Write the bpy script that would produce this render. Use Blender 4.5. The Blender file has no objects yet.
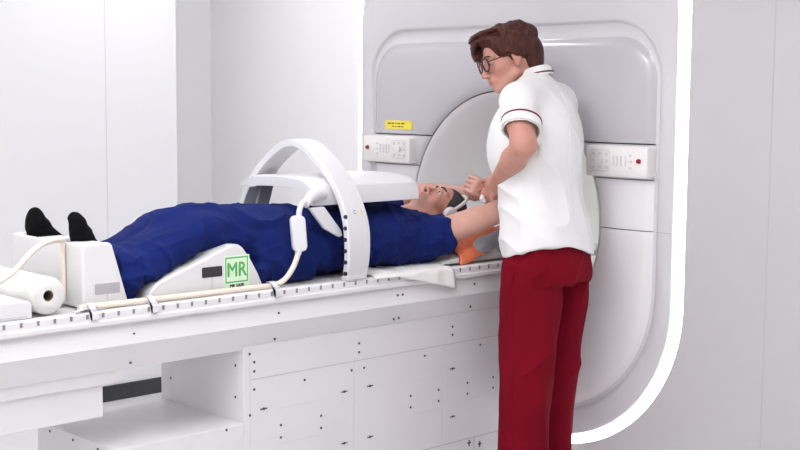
import bpy, bmesh, math, random
import numpy as np
from mathutils import Vector, Matrix
random.seed(7); RNG = np.random.default_rng(5)
SC = bpy.context.scene
COL = SC.collection
PI = math.pi

# ------------------------------------------------------------------ camera
F_PX = 1300.0; PITCH = math.radians(5.84); YAW = math.radians(46.7); ROLL = math.radians(0.4)
CAM = np.array([3.706, -4.09, 1.46])
FW = np.array([-math.sin(YAW)*math.cos(PITCH), math.cos(YAW)*math.cos(PITCH), -math.sin(PITCH)])
_r = np.array([math.cos(YAW), math.sin(YAW), 0.0]); _u = np.cross(_r, FW)
RT = math.cos(ROLL)*_r + math.sin(ROLL)*_u
UP = -math.sin(ROLL)*_r + math.cos(ROLL)*_u
cd = bpy.data.cameras.new('camera'); co = bpy.data.objects.new('camera', cd); COL.objects.link(co)
cd.sensor_width = 36; cd.lens = F_PX/800*36; cd.clip_start = 0.05
m = Matrix.Identity(4)
for i in range(3):
    m[i][0] = RT[i]; m[i][1] = UP[i]; m[i][2] = -FW[i]; m[i][3] = CAM[i]
co.matrix_world = m
SC.camera = co

def ray(x, y): return FW + RT*(x-400)/F_PX - UP*(y-225)/F_PX
def on(axis, val, x, y):
    d = ray(x, y); return CAM + d*((val-CAM[axis])/d[axis])
def at(x, y, t): return CAM + ray(x, y)*t      # surveyed point seen at (x, y), t metres away

# ------------------------------------------------------------------ materials
def mat(name, color, rough=0.5, metal=0.0, emit=0.0, bump=0.0, bscale=60.0, bstretch=(1, 1, 1), var=0.0,
        vscale=6.0, coat=0.0, sub=0.0, spec=0.5, sheen=0.0, vcol=False, trans=0.0, ior=1.45):
    m = bpy.data.materials.new(name); m.use_nodes = True
    nt = m.node_tree; N = nt.nodes; L = nt.links
    b = N['Principled BSDF']
    b.inputs['Base Color'].default_value = (*color, 1)
    b.inputs['Roughness'].default_value = rough
    b.inputs['Metallic'].default_value = metal
    b.inputs['Specular IOR Level'].default_value = spec
    b.inputs['Coat Weight'].default_value = coat
    b.inputs['Coat Roughness'].default_value = 0.1
    b.inputs['IOR'].default_value = ior
    b.inputs['Transmission Weight'].default_value = trans
    if sub:
        b.inputs['Subsurface Weight'].default_value = sub
        b.inputs['Subsurface Radius'].default_value = (0.012, 0.005, 0.003)
        b.inputs['Subsurface Scale'].default_value = 1.0
    if sheen:
        b.inputs['Sheen Weight'].default_value = sheen
    if emit:
        b.inputs['Emission Color'].default_value = (*color, 1)
        b.inputs['Emission Strength'].default_value = emit
    tc = N.new('ShaderNodeTexCoord'); mp = N.new('ShaderNodeMapping')
    L.new(tc.outputs['Object'], mp.inputs['Vector']); mp.inputs['Scale'].default_value = bstretch
    src = None
    if vcol:
        a = N.new('ShaderNodeAttribute'); a.attribute_name = 'tint'
        src = a.outputs['Color']
    if var or vcol:
        nz = N.new('ShaderNodeTexNoise'); nz.inputs['Scale'].default_value = vscale
        nz.inputs['Detail'].default_value = 4
        L.new(mp.outputs['Vector'], nz.inputs['Vector'])
        mr = N.new('ShaderNodeMapRange'); mr.inputs['From Min'].default_value = 0.3; mr.inputs['From Max'].default_value = 0.7
        mr.inputs['To Min'].default_value = 1-var; mr.inputs['To Max'].default_value = 1+var*0.6
        L.new(nz.outputs['Fac'], mr.inputs['Value'])
        mx = N.new('ShaderNodeVectorMath'); mx.operation = 'SCALE'
        if src: L.new(src, mx.inputs[0])
        else: mx.inputs[0].default_value = color
        L.new(mr.outputs['Result'], mx.inputs['Scale'])
        L.new(mx.outputs['Vector'], b.inputs['Base Color'])
    if bump:
        nb = N.new('ShaderNodeTexNoise'); nb.inputs['Scale'].default_value = bscale; nb.inputs['Detail'].default_value = 3
        L.new(mp.outputs['Vector'], nb.inputs['Vector'])
        bp = N.new('ShaderNodeBump'); bp.inputs['Strength'].default_value = bump; bp.inputs['Distance'].default_value = 0.01
        L.new(nb.outputs['Fac'], bp.inputs['Height']); L.new(bp.outputs['Normal'], b.inputs['Normal'])
    return m

M = {}
M['wall'] = mat('front_wall_right', (0.51, 0.490, 0.500), 0.55, bump=0.03, bscale=180, var=0.012, vscale=1.5)
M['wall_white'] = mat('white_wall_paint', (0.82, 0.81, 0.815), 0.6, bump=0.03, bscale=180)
M['wall_left'] = mat('wall_panel', (0.78, 0.775, 0.785), 0.5, bump=0.02, bscale=180, var=0.01, vscale=1.5)
M['ceiling'] = mat('ceiling_paint', (0.82, 0.82, 0.81), 0.8)
M['floor'] = mat('pale_vinyl', (0.70, 0.69, 0.69), 0.35, var=0.04, vscale=9)
M['base'] = mat('dark_vinyl_baseboard', (0.035, 0.036, 0.04), 0.45, var=0.2, vscale=14)
M['shell'] = mat('white_moulded_plastic', (0.61, 0.59, 0.612), 0.28, var=0.01)
M['shell_grey'] = mat('pearl_grey_plastic', (0.49, 0.47, 0.50), 0.16, coat=0.3, var=0.01)
M['side_shell'] = mat('pale_moulded_plastic', (0.76, 0.735, 0.75), 0.25, coat=0.2)
M['funnel'] = mat('warm_grey_bore_plastic', (0.84, 0.82, 0.825), 0.42)
M['bore'] = mat('bore_liner', (0.66, 0.65, 0.62), 0.5)
M['seam'] = mat('dark_joint', (0.22, 0.21, 0.22), 0.8)
M['joint'] = mat('grey_joint', (0.48, 0.46, 0.48), 0.8)
M['console'] = mat('cream_white_plastic', (0.80, 0.76, 0.75), 0.35)
M['button'] = mat('pale_grey_key', (0.66, 0.63, 0.64), 0.4)
M['wall_joint'] = mat('wall_panel_joint', (0.60, 0.60, 0.62), 0.8)
M['red'] = mat('red_stop_button', (0.26, 0.010, 0.02), 0.3)
M['yellow'] = mat('yellow_label', (0.84, 0.68, 0.07), 0.5)
M['ink'] = mat('brown_ink', (0.16, 0.10, 0.02), 0.7)
M['strip'] = mat('light_diffuser', (0.94, 0.955, 1.0), 0.4, emit=8.0)
M['lamp'] = mat('fill_diffuser', (0.965, 0.975, 1.0), 0.5, emit=9.0)
M['frame'] = mat('white_metal_frame', (0.75, 0.75, 0.75), 0.4)
M['table'] = mat('white_enamel', (0.72, 0.70, 0.71), 0.34, var=0.012)
M['table_top'] = mat('table_top_plastic', (0.60, 0.59, 0.59), 0.4)
M['screw'] = mat('dark_screw', (0.10, 0.09, 0.09), 0.45, metal=0.6)
M['coil'] = mat('coil_plastic', (0.69, 0.68, 0.70), 0.32)
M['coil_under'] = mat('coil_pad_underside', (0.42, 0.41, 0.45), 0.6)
M['cable'] = mat('cream_cable_rubber', (0.76, 0.68, 0.58), 0.5)
M['cushion'] = mat('wedge_vinyl', (0.69, 0.675, 0.675), 0.4)
M['black'] = mat('black_plastic', (0.03, 0.03, 0.032), 0.5)
M['slot'] = mat('slot_shade_grey', (0.40, 0.39, 0.40), 0.7)
M['green'] = mat('green_print', (0.10, 0.42, 0.10), 0.6)
M['green_pale'] = mat('pale_green_label', (0.70, 0.84, 0.66), 0.55)
M['paper'] = mat('tissue_paper', (0.70, 0.68, 0.66), 0.85, bump=0.25, bscale=120, sheen=0.2)
M['cloth'] = mat('white_paper_sheet', (0.80, 0.78, 0.76), 0.85, bump=0.15, bscale=60)
M['card'] = mat('brown_card', (0.20, 0.13, 0.09), 0.85)
M['blue'] = mat('navy_cotton', (0.006, 0.015, 0.115), 0.9, bump=0.35, bscale=420, sheen=0.02, spec=0.15, var=0.12, vscale=7)
M['sock'] = mat('black_knit', (0.004, 0.004, 0.005), 0.95, bump=0.6, bscale=300, spec=0.15)
M['tunic'] = mat('white_tunic_cotton', (0.78, 0.76, 0.755), 0.85, bump=0.12, bscale=420, sheen=0.15)
M['maroon'] = mat('maroon_piping', (0.17, 0.012, 0.03), 0.75)
M['trouser'] = mat('crimson_cotton', (0.17, 0.0022, 0.011), 0.9, bump=0.3, bscale=420, spec=0.12, var=0.10, vscale=5)
M['skin'] = mat('skin', (0.62, 0.36, 0.29), 0.48, sub=0.08, vcol=True, var=0.05, vscale=30, bump=0.08, bscale=200)
M['hair_auburn'] = mat('auburn_hair', (0.066, 0.0155, 0.010), 0.5, var=0.6, vscale=40, bump=0.8, bscale=90, bstretch=(1, 1, 0.5), spec=0.35)
M['hair_dark'] = mat('short_grey_black_hair', (0.055, 0.050, 0.050), 0.8, var=0.5, vscale=200, bump=0.6, bscale=260)
M['brow'] = mat('brow_hair', (0.05, 0.022, 0.016), 0.8)
M['eye'] = mat('eye_white', (0.42, 0.37, 0.35), 0.3)
M['iris'] = mat('brown_iris', (0.035, 0.018, 0.01), 0.1)
M['specs'] = mat('tortoise_frame', (0.10, 0.022, 0.018), 0.25, var=0.4, vscale=120)
M['lens'] = mat('spectacle_lens', (0.95, 0.95, 0.97), 0.03, trans=1.0, ior=1.05)
M['shoe'] = mat('white_leather', (0.70, 0.69, 0.68), 0.45)
M['sole'] = mat('pale_rubber', (0.45, 0.44, 0.43), 0.7)
M['orange'] = mat('orange_gel_cloth', (0.78, 0.20, 0.09), 0.65, bump=0.4, bscale=50, var=0.15, vscale=20)
M['greypad'] = mat('blue_grey_foam', (0.34, 0.35, 0.39), 0.85, bump=0.4, bscale=70)
M['door'] = mat('grey_laminate', (0.5, 0.51, 0.53), 0.5)

# ------------------------------------------------------------------ object helpers
def obj(name, me, material=None, parent=None, smooth=None, bevel=0, seg=2, sub=0):
    if isinstance(me, bmesh.types.BMesh):
        bm = me; bmesh.ops.recalc_face_normals(bm, faces=bm.faces)
        me = bpy.data.meshes.new(name); bm.to_mesh(me); bm.free()
    o = bpy.data.objects.new(name, me); COL.objects.link(o)
    mats = material if isinstance(material, (list, tuple)) else [material]
    for q in mats: me.materials.append(M[q] if isinstance(q, str) else q)
    if bevel:
        b = o.modifiers.new('bevel', 'BEVEL'); b.width = bevel; b.segments = seg; b.limit_method = 'ANGLE'
        b.angle_limit = math.radians(35)
    if sub:
        s = o.modifiers.new('sub', 'SUBSURF'); s.levels = sub; s.render_levels = sub
    if bevel or smooth is not None:
        for p in me.polygons: p.use_smooth = True
        if smooth is not True and not sub: me.set_sharp_from_angle(angle=math.radians(smooth or 40))
        if bevel: b.harden_normals = True if hasattr(b, 'harden_normals') else False
    if parent is not None:
        o.parent = parent
        o.matrix_parent_inverse = Matrix.Translation(parent.location).inverted() if parent.type == 'EMPTY' else Matrix.Identity(4)
        if parent.type != 'EMPTY':
            o.matrix_parent_inverse = Matrix.Identity(4)
    return o

def tag(o, label=None, cat=None, group=None, kind=None):
    if label: o['label'] = label
    if cat: o['category'] = cat
    if group: o['group'] = group
    if kind: o['kind'] = kind
    return o

def thing(name, label, cat, loc=(0, 0, 0), group=None):
    o = bpy.data.objects.new(name, None); COL.objects.link(o); o.location = loc
    o.empty_display_size = 0.1
    bpy.context.view_layer.update()
    return tag(o, label, cat, group)

def struct(name, bm, material, **k):
    return tag(obj(name, bm, material, **k), kind='structure')

def box(bm, x0, x1, y0, y1, z0, z1, mi=0):
    v = [bm.verts.new(p) for p in ((x0,y0,z0),(x1,y0,z0),(x1,y1,z0),(x0,y1,z0),(x0,y0,z1),(x1,y0,z1),(x1,y1,z1),(x0,y1,z1))]
    for q in ((0,3,2,1),(4,5,6,7),(0,1,5,4),(1,2,6,5),(2,3,7,6),(3,0,4,7)):
        bm.faces.new([v[i] for i in q]).material_index = mi
    return bm
def B(*a): return box(bmesh.new(), *a)

def prism(bm, pts, axis, a, b, mi=0):
    """polygon pts (2-D) extruded along axis from a to b; 2-D coords are the other two axes in order"""
    def P(p, t):
        q = [p[0], p[1]]; q.insert(axis, t); return q
    A = [bm.verts.new(P(p, a)) for p in pts]; Bv = [bm.verts.new(P(p, b)) for p in pts]
    n = len(pts)
    for i in range(n):
        bm.faces.new((A[i], A[(i+1) % n], Bv[(i+1) % n], Bv[i])).material_index = mi
    for loop in (A[::-1], Bv):
        bm.faces.new(loop).material_index = mi
    return bm

def cyl(bm, c, axis, r, h, n=16, r2=None, mi=0):
    c = Vector(c); ax = Vector(axis).normalized()
    t = ax.orthogonal().normalized(); s = ax.cross(t)
    r2 = r if r2 is None else r2
    A = [bm.verts.new(c + (t*math.cos(2*PI*i/n)+s*math.sin(2*PI*i/n))*r) for i in range(n)]
    Bv = [bm.verts.new(c + ax*h + (t*math.cos(2*PI*i/n)+s*math.sin(2*PI*i/n))*r2) for i in range(n)]
    for i in range(n): bm.faces.new((A[i], A[(i+1) % n], Bv[(i+1) % n], Bv[i])).material_index = mi
    bm.faces.new(A[::-1]).material_index = mi; bm.faces.new(Bv).material_index = mi
    return bm

def smooth_path(pts, n=8):
    pts = [Vector(p) for p in pts]; out = []
    P = [pts[0]] + pts + [pts[-1]]
    for i in range(1, len(P)-2):
        for k in range(n):
            t = k/n; a, b, c, d = P[i-1], P[i], P[i+1], P[i+2]
            out.append(0.5*((2*b) + (-a+c)*t + (2*a-5*b+4*c-d)*t*t + (-a+3*b-3*c+d)*t**3))
    out.append(pts[-1]); return out

def tube(bm, pts, r, n=10, radii=None, mi=0, flat=1.0):
    pts = [Vector(p) for p in pts]; rings = []
    up = None
    for i, p in enumerate(pts):
        d = (pts[min(i+1, len(pts)-1)] - pts[max(i-1, 0)]).normalized()
        if up is None: up = d.orthogonal().normalized()
        up = (up - d*up.dot(d)).normalized(); s = d.cross(up)
        rr = radii[i] if radii else r
        rings.append([bm.verts.new(p + (up*math.cos(2*PI*k/n) + s*math.sin(2*PI*k/n)*flat)*rr) for k in range(n)])
    for a, b in zip(rings, rings[1:]):
        for k in range(n): bm.faces.new((a[k], a[(k+1) % n], b[(k+1) % n], b[k])).material_index = mi
    bm.faces.new(rings[0][::-1]).material_index = mi; bm.faces.new(rings[-1]).material_index = mi
    return bm

def rbox_pts(w, h, r, n=5, cx=0, cy=0):
    out = []
    for (sx, sy, a0) in ((1, 1, 0), (-1, 1, 90), (-1, -1, 180), (1, -1, 270)):
        for k in range(n+1):
            a = math.radians(a0 + 90*k/n)
            out.append((cx + sx*(w/2-r) + r*math.cos(a), cy + sy*(h/2-r) + r*math.sin(a)))
    return out

# ------------------------------------------------------------------ implicit solids
class Field:
    """signed distance grid; solids are blended in and the zero surface is meshed (surface nets)"""
    def __init__(s, lo, hi, h):
        s.lo = np.array(lo, float); s.h = h
        s.n = np.ceil((np.array(hi)-s.lo)/h).astype(int)+1
        s.a = np.full(tuple(s.n), 0.06, np.float32)
        s.tints = []
    def _sub(s, lo, hi, pad):
        i0 = np.clip(np.floor((np.array(lo)-pad-s.lo)/s.h).astype(int), 0, s.n-1)
        i1 = np.clip(np.ceil((np.array(hi)+pad-s.lo)/s.h).astype(int)+1, 1, s.n)
        sl = tuple(slice(a, b) for a, b in zip(i0, i1))
        ax = [s.lo[k] + s.h*np.arange(i0[k], i1[k]) for k in range(3)]
        return sl, ax[0][:, None, None], ax[1][None, :, None], ax[2][None, None, :]
    def put(s, sl, d, k, op='u'):
        a = s.a[sl]; d = d.astype(np.float32)
        if a.size == 0: return
        if op == 'u':
            if k > 0:
                h = np.clip(0.5+0.5*(a-d)/k, 0, 1); s.a[sl] = a*(1-h)+d*h - k*h*(1-h)
            else: s.a[sl] = np.minimum(a, d)
        else:
            if k > 0:
                h = np.clip(0.5-0.5*(a+d)/k, 0, 1); s.a[sl] = a*(1-h)-d*h + k*h*(1-h)
            else: s.a[sl] = np.maximum(a, -d)
    def cap(s, p, q, r0, r1=None, k=0.01, op='u'):
        r1 = r0 if r1 is None else r1
        p = np.array(p, float); q = np.array(q, float); R = max(r0, r1)
        sl, X, Y, Z = s._sub(np.minimum(p, q)-R, np.maximum(p, q)+R, 0.03+k)
        d = q-p; L = max(d@d, 1e-12)
        t = np.clip(((X-p[0])*d[0]+(Y-p[1])*d[1]+(Z-p[2])*d[2])/L, 0, 1)
        D = np.sqrt((X-p[0]-t*d[0])**2+(Y-p[1]-t*d[1])**2+(Z-p[2]-t*d[2])**2) - (r0+(r1-r0)*t)
        s.put(sl, D, k, op)
    def chain(s, pts, rad, k=0.01):
        for i in range(len(pts)-1): s.cap(pts[i], pts[i+1], rad[i], rad[i+1], k)
    def ell(s, c, r, ax=None, k=0.01, op='u'):
        c = np.array(c, float); r = np.array(r, float)
        A = np.eye(3) if ax is None else np.array(ax, float)      # rows = axes
        e = np.sqrt(((A*r[:, None])**2).sum(0))
        sl, X, Y, Z = s._sub(c-e, c+e, 0.03+k)
        X = X-c[0]; Y = Y-c[1]; Z = Z-c[2]
        u = [(A[i, 0]*X+A[i, 1]*Y+A[i, 2]*Z) for i in range(3)]
        k0 = np.sqrt(sum((u[i]/r[i])**2 for i in range(3))); k1 = np.sqrt(sum((u[i]/r[i]**2)**2 for i in range(3)))
        s.put(sl, k0*(k0-1)/np.maximum(k1, 1e-6), k, op)
    def slab(s, c, half, rad, ax=None, k=0.01, op='u'):
        c = np.array(c, float); A = np.eye(3) if ax is None else np.array(ax, float); half = np.array(half, float)
        e = (np.abs(A)*half[:, None]).sum(0)
        sl, X, Y, Z = s._sub(c-e, c+e, 0.03+k)
        X = X-c[0]; Y = Y-c[1]; Z = Z-c[2]
        q = [np.abs(A[i, 0]*X+A[i, 1]*Y+A[i, 2]*Z)-half[i]+rad for i in range(3)]
        D = np.sqrt(sum(np.maximum(v, 0)**2 for v in q)) + np.minimum(np.maximum(np.maximum(q[0], q[1]), q[2]), 0) - rad
        s.put(sl, D, k, op)
    def sect(s, rows, k=0.012, op='u', axis=2, pw=2.3):
        """lofted body: rows = (t, cx, cy, rx, ry[, angle]) of super-ellipses stacked along an axis"""
        rows = sorted(rows); R = np.array([(list(q)+[0])[:6] for q in rows], float)
        o = [i for i in range(3) if i != axis]
        lo = [0, 0, 0]; hi = [0, 0, 0]
        mr = np.maximum(R[:, 3], R[:, 4])
        lo[axis], hi[axis] = R[0, 0], R[-1, 0]
        lo[o[0]], hi[o[0]] = (R[:, 1]-mr).min(), (R[:, 1]+mr).max()
        lo[o[1]], hi[o[1]] = (R[:, 2]-mr).min(), (R[:, 2]+mr).max()
        sl, *G = s._sub(lo, hi, 0.03+k)
        T = G[axis]; t = np.clip(T, R[0, 0], R[-1, 0]); tt = t.ravel()
        # smooth interpolation of the section parameters
        def ip(col):
            x = R[:, 0]; y = R[:, col]; m = np.gradient(y, x) if len(x) > 2 else np.full(len(x), (y[-1]-y[0])/(x[-1]-x[0]))
            j = np.clip(np.searchsorted(x, tt)-1, 0, len(x)-2); h = x[j+1]-x[j]; w = (tt-x[j])/h
            v = (2*w**3-3*w**2+1)*y[j]+(w**3-2*w**2+w)*h*m[j]+(-2*w**3+3*w**2)*y[j+1]+(w**3-w**2)*h*m[j+1]
            return v.reshape(T.shape)
        cx, cy, rx, ry, an = (ip(i) for i in (1, 2, 3, 4, 5))
        rx = np.maximum(rx, 1e-3); ry = np.maximum(ry, 1e-3)
        U = G[o[0]]-cx; V = G[o[1]]-cy
        ca, sa = np.cos(an), np.sin(an)
        U, V = U*ca+V*sa, -U*sa+V*ca
        g = (np.abs(U/rx)**pw+np.abs(V/ry)**pw)**(1/pw)
        D = (g-1)*np.minimum(rx, ry)
        dz = np.abs(T-t)
        D = np.where(dz > 0, np.sqrt(np.maximum(D, 0)**2+dz**2), np.maximum(D, np.maximum(R[0, 0]-T, T-R[-1, 0])))
        s.put(sl, D, k, op)
    def mesh(s, name, smooth=2, disp=None):
        a = s.a; n = s.n
        neg = a < 0
        c = np.zeros(tuple(n-1), np.int8)
        for dx in (0, 1):
            for dy in (0, 1):
                for dz in (0, 1):
                    c += neg[dx:n[0]-1+dx, dy:n[1]-1+dy, dz:n[2]-1+dz]
        act = (c > 0) & (c < 8); idx = np.argwhere(act)
        vid = np.full(tuple(n-1), -1, np.int32); vid[act] = np.arange(len(idx))
        cor = [(0,0,0),(1,0,0),(0,1,0),(1,1,0),(0,0,1),(1,0,1),(0,1,1),(1,1,1)]
        V = np.stack([a[idx[:, 0]+x, idx[:, 1]+y, idx[:, 2]+z] for x, y, z in cor], 1)
        P = np.zeros((len(idx), 3)); W = np.zeros(len(idx))
        for p, q in ((0,1),(2,3),(4,5),(6,7),(0,2),(1,3),(4,6),(5,7),(0,4),(1,5),(2,6),(3,7)):
            A, Bv = V[:, p], V[:, q]; mk = (A < 0) != (Bv < 0)
            t = np.where(mk, A/np.where(mk, A-Bv, 1), 0)
            pp = np.array(cor[p])[None]+t[:, None]*(np.array(cor[q])-np.array(cor[p]))[None]
            P += pp*mk[:, None]; W += mk
        verts = s.lo + s.h*(idx + P/W[:, None])
        quads = []
        for axis in range(3):
            o = [i for i in range(3) if i != axis]
            A = neg; sh = [slice(None)]*3; sh2 = [slice(None)]*3
            sh[axis] = slice(0, n[axis]-1); sh2[axis] = slice(1, n[axis])
            ch = neg[tuple(sh)] != neg[tuple(sh2)]
            e = np.argwhere(ch)
            e = e[(e[:, o[0]] > 0) & (e[:, o[1]] > 0) & (e[:, o[0]] < n[o[0]]-1) & (e[:, o[1]] < n[o[1]]-1)]
            if not len(e): continue
            def cell(du, dv):
                q = e.copy(); q[:, o[0]] -= du; q[:, o[1]] -= dv; return vid[q[:, 0], q[:, 1], q[:, 2]]
            Q = np.stack([cell(1, 1), cell(0, 1), cell(0, 0), cell(1, 0)], 1)
            s0 = neg[e[:, 0], e[:, 1], e[:, 2]]
            flip = s0 if axis != 1 else ~s0
            Q[~flip] = Q[~flip][:, ::-1]
            quads.append(Q)
        Q = np.concatenate(quads)
        # Laplacian smoothing
        E = np.concatenate([Q[:, [0, 1]], Q[:, [1, 2]], Q[:, [2, 3]], Q[:, [3, 0]]])
        def lap(v):
            acc = np.zeros_like(v); cnt = np.zeros(len(v))
            for x, y in ((0, 1), (1, 0)):
                for k in range(3): acc[:, k] += np.bincount(E[:, x], v[E[:, y], k], len(v))
                cnt += np.bincount(E[:, x], minlength=len(v))
            return acc/cnt[:, None]
        for _ in range(smooth):
            verts = verts + 0.5*(lap(verts)-verts)
        if disp is not None:
            p = verts[Q]; fn = np.cross(p[:, 2]-p[:, 0], p[:, 3]-p[:, 1]); N = np.zeros_like(verts)
            for j in range(4):
                for k in range(3): N[:, k] += np.bincount(Q[:, j], fn[:, k], len(verts))
            N /= np.linalg.norm(N, axis=1)[:, None]+1e-9
            verts = verts + N*disp(verts)[:, None]
        me = bpy.data.meshes.new(name)
        me.vertices.add(len(verts)); me.vertices.foreach_set('co', verts.astype(np.float32).ravel())
        me.loops.add(len(Q)*4); me.loops.foreach_set('vertex_index', Q.astype(np.int32).ravel())
        me.polygons.add(len(Q)); me.polygons.foreach_set('loop_start', np.arange(0, len(Q)*4, 4, dtype=np.int32))
        me.polygons.foreach_set('use_smooth', np.ones(len(Q), bool))
        me.update(calc_edges=True); me.validate()
        return me

_lat = RNG.random((32, 32, 32)).astype(np.float32)
def vnoise(p):
    p = np.asarray(p); i = np.floor(p).astype(int); f = p-i; f = f*f*(3-2*f); r = 0
    for x in (0, 1):
        for y in (0, 1):
            for z in (0, 1):
                w = (f[:, 0] if x else 1-f[:, 0])*(f[:, 1] if y else 1-f[:, 1])*(f[:, 2] if z else 1-f[:, 2])
                r = r + w*_lat[(i[:, 0]+x) % 32, (i[:, 1]+y) % 32, (i[:, 2]+z) % 32]
    return r*2-1
def ridge(p): return 1-np.abs(vnoise(p))*2      # fold-like crests

def unit(v): v = np.array(v, float); return v/np.linalg.norm(v)
def tint_mesh(me, base, spots):
    """skin tone per vertex: spots = (centre, radius, colour, amount)"""
    n = len(me.vertices); v = np.empty(n*3, np.float32); me.vertices.foreach_get('co', v); v = v.reshape(-1, 3)
    c = np.tile(np.array(base, np.float32), (n, 1))
    for ctr, r, colr, amt in spots:
        r = np.atleast_1d(r)
        d = np.linalg.norm((v-np.array(ctr))/r, axis=1)
        w = (np.clip(1.5-1.5*d, 0, 1)*amt)[:, None]; c = c*(1-w)+np.array(colr)*w
    at_ = me.color_attributes.new('tint', 'FLOAT_COLOR', 'POINT')
    at_.data.foreach_set('color', np.concatenate([c, np.ones((n, 1))], 1).astype(np.float32).ravel())
LIGHTS = [(-1.0, -0.9, 0.6, 0.6), (0.9, -2.3, 1.2, 0.9), (2.0, -1.3, 0.6, 0.6), (-0.6, -4.0, 0.6, 0.6), (1.6, -4.2, 1.2, 0.6), (3.2, -4.0, 0.6, 0.6), (1.2, -5.4, 1.2, 0.6), (3.2, -5.4, 1.2, 0.6)]
EXPOSURE = 0.27
# ================================================================== ROOM
RWID = 0.041
XL, XR, YB, ZC = -2.13, 4.7, -6.0, 2.75
struct('floor', B(XL-0.1, XR+0.1, YB-0.1, 0.9, -0.1, 0), 'floor')
struct('ceiling', B(XL-0.1, XR+0.1, YB-0.1, 0.9, ZC, ZC+0.1), 'ceiling')
struct('wall_right', B(XR, XR+0.1, YB, 0.0, 0, ZC), 'wall_white')
struct('wall_back', B(XL-0.1, XR+0.1, YB-0.1, YB, 0, ZC), 'wall_white')
bm = B(-2.3, -1.61, YB, -0.56, 0, ZC)
struct('wall_left', bm, 'wall_left', bevel=0.008)
struct('wall_recess', B(-2.3, XL, -0.56, 0, 0, ZC), 'wall_white')
bm = bmesh.new()
for yy in (-0.95, -2.15, -3.305, -4.505): box(bm, -1.6105, -1.6090, yy-0.0015, yy+0.0015, 0.075, ZC)
struct('trim_1', bm, 'wall_joint')
bm = B(-1.61, -1.598, YB, -0.556, 0, 0.075)
struct('baseboard_left', bm, 'base', bevel=0.003)

# racetrack / rounded-rectangle outlines about the bore centre
ZB = 0.938
def rr_radius(th, a, zb, zt, rb, rt):
    c, s = math.cos(th), math.sin(th)
    def inside(r):
        x, z = abs(r*c), ZB + r*s
        if x > a or z < zb or z > zt: return False
        if z > zt-rt and x > a-rt: return math.hypot(x-(a-rt), z-(zt-rt)) < rt
        if z < zb+rb and x > a-rb: return math.hypot(x-(a-rb), z-(zb+rb)) < rb
        return True
    lo, hi = 0.0, 4.0
    for _ in range(40):
        m_ = (lo+hi)/2
        if inside(m_): lo = m_
        else: hi = m_
    return lo
NA = 360
TH = [2*PI*i/NA for i in range(NA)]
def ring_outline(d):      # light band (d = offset outwards)
    return [rr_radius(t, 0.880+d, 0.062-d, 2.35+d, 0.60+d, 0.60+d) for t in TH]
def cover_outline(d):     # moulded cover inside it
    return [rr_radius(t, 0.803+d, 0.158-d, 1.732+d, 0.55+d, 0.215+d) for t in TH]
def inner_outline(d):     # edge of the raised panel
    return [rr_radius(t, 0.786+d, 0.180-d, 1.676+d, 0.53+d, 0.17+d) for t in TH]
def circ(r): return [r]*NA
def rings_mesh(rings, mi=None):
    """rings = [(radius list, y)]; sheet lofted through them"""
    bm = bmesh.new(); prev = None
    for ri, (rad, y) in enumerate(rings):
        cur = [bm.verts.new((r*math.cos(t), y, ZB+r*math.sin(t))) for r, t in zip(rad, TH)]
        if prev:
            for i in range(NA):
                f = bm.faces.new((prev[i], prev[(i+1) % NA], cur[(i+1) % NA], cur[i]))
                if mi: f.material_index = mi[ri-1]
        prev = cur
    return bm
# front wall: sheet with the racetrack opening, plus its rectangle outside
out = ring_outline(RWID)
bm = bmesh.new()
inner = [bm.verts.new((r*math.cos(t), 0, ZB+r*math.sin(t))) for r, t in zip(out, TH)]
def rect_r(t, x0, x1, z0, z1):
    c, s = math.cos(t), math.sin(t); k = 1e9
    if c > 1e-9: k = min(k, x1/c)
    if c < -1e-9: k = min(k, x0/c)
    if s > 1e-9: k = min(k, (z1-ZB)/s)
    if s < -1e-9: k = min(k, (z0-ZB)/s)
    return k
outer = [bm.verts.new((rect_r(t, -1.9, 1.9, 0, ZC)*math.cos(t), 0, ZB+rect_r(t, -1.9, 1.9, 0, ZC)*math.sin(t))) for t in TH]
inner2 = [bm.verts.new((v.co.x, 0.06, v.co.z)) for v in inner]
for i in range(NA):
    j = (i+1) % NA
    bm.faces.new((inner[i], outer[i], outer[j], inner[j])); bm.faces.new((inner[i], inner[j], inner2[j], inner2[i]))
# corner fill + side pieces
for sx in (-1, 1):
    for z in (0, ZC):
        vs = [v for v in outer]
box(bm, 1.899, XR+0.1, 0, 0.1, 0, ZC)
box(bm, XL-0.2, -1.899, 0, 0.1, 0, ZC)
for sx in (-1, 1):
    for zc in (0, ZC):
        best = sorted(outer, key=lambda v: (v.co.x-sx*1.9)**2+(v.co.z-zc)**2)[:2]
        c = bm.verts.new((sx*1.9, 0, zc)); bm.faces.new((best[0], best[1], c))
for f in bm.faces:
    if f.calc_center_median().x < -0.2: f.material_index = 1  # left part brighter, right part darker, balanced through the wall colours
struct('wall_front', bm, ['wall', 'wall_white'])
bm = bmesh.new()
for x in (1.266, 2.466, 3.666): box(bm, x-0.0018, x+0.0018, -0.0012, 0.001, 0, ZC)
struct('trim_2', bm, 'joint')

# unseen ceiling panels, added and placed as fill light
def fill_panel(x, y, w, l, label):
    t = thing('fill_panel', label, 'fill light', (x, y, ZC), 'added fill panels out of view')
    bm = bmesh.new()
    for (a, b, c, d) in ((-w/2-.03, w/2+.03, -l/2-.03, -l/2), (-w/2-.03, w/2+.03, l/2, l/2+.03), (-w/2-.03, -w/2, -l/2, l/2), (w/2, w/2+.03, -l/2, l/2)):
        box(bm, x+a, x+b, y+c, y+d, ZC-0.03, ZC)
    obj('frame', bm, 'frame', t)
    obj('diffuser', B(x-w/2, x+w/2, y-l/2, y+l/2, ZC-0.018, ZC-0.004), 'lamp', t)
for (x, y, w, l) in LIGHTS:
    fill_panel(x, y, w, l, 'square ceiling panel out of view, added as fill light for the scanner room')

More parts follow.
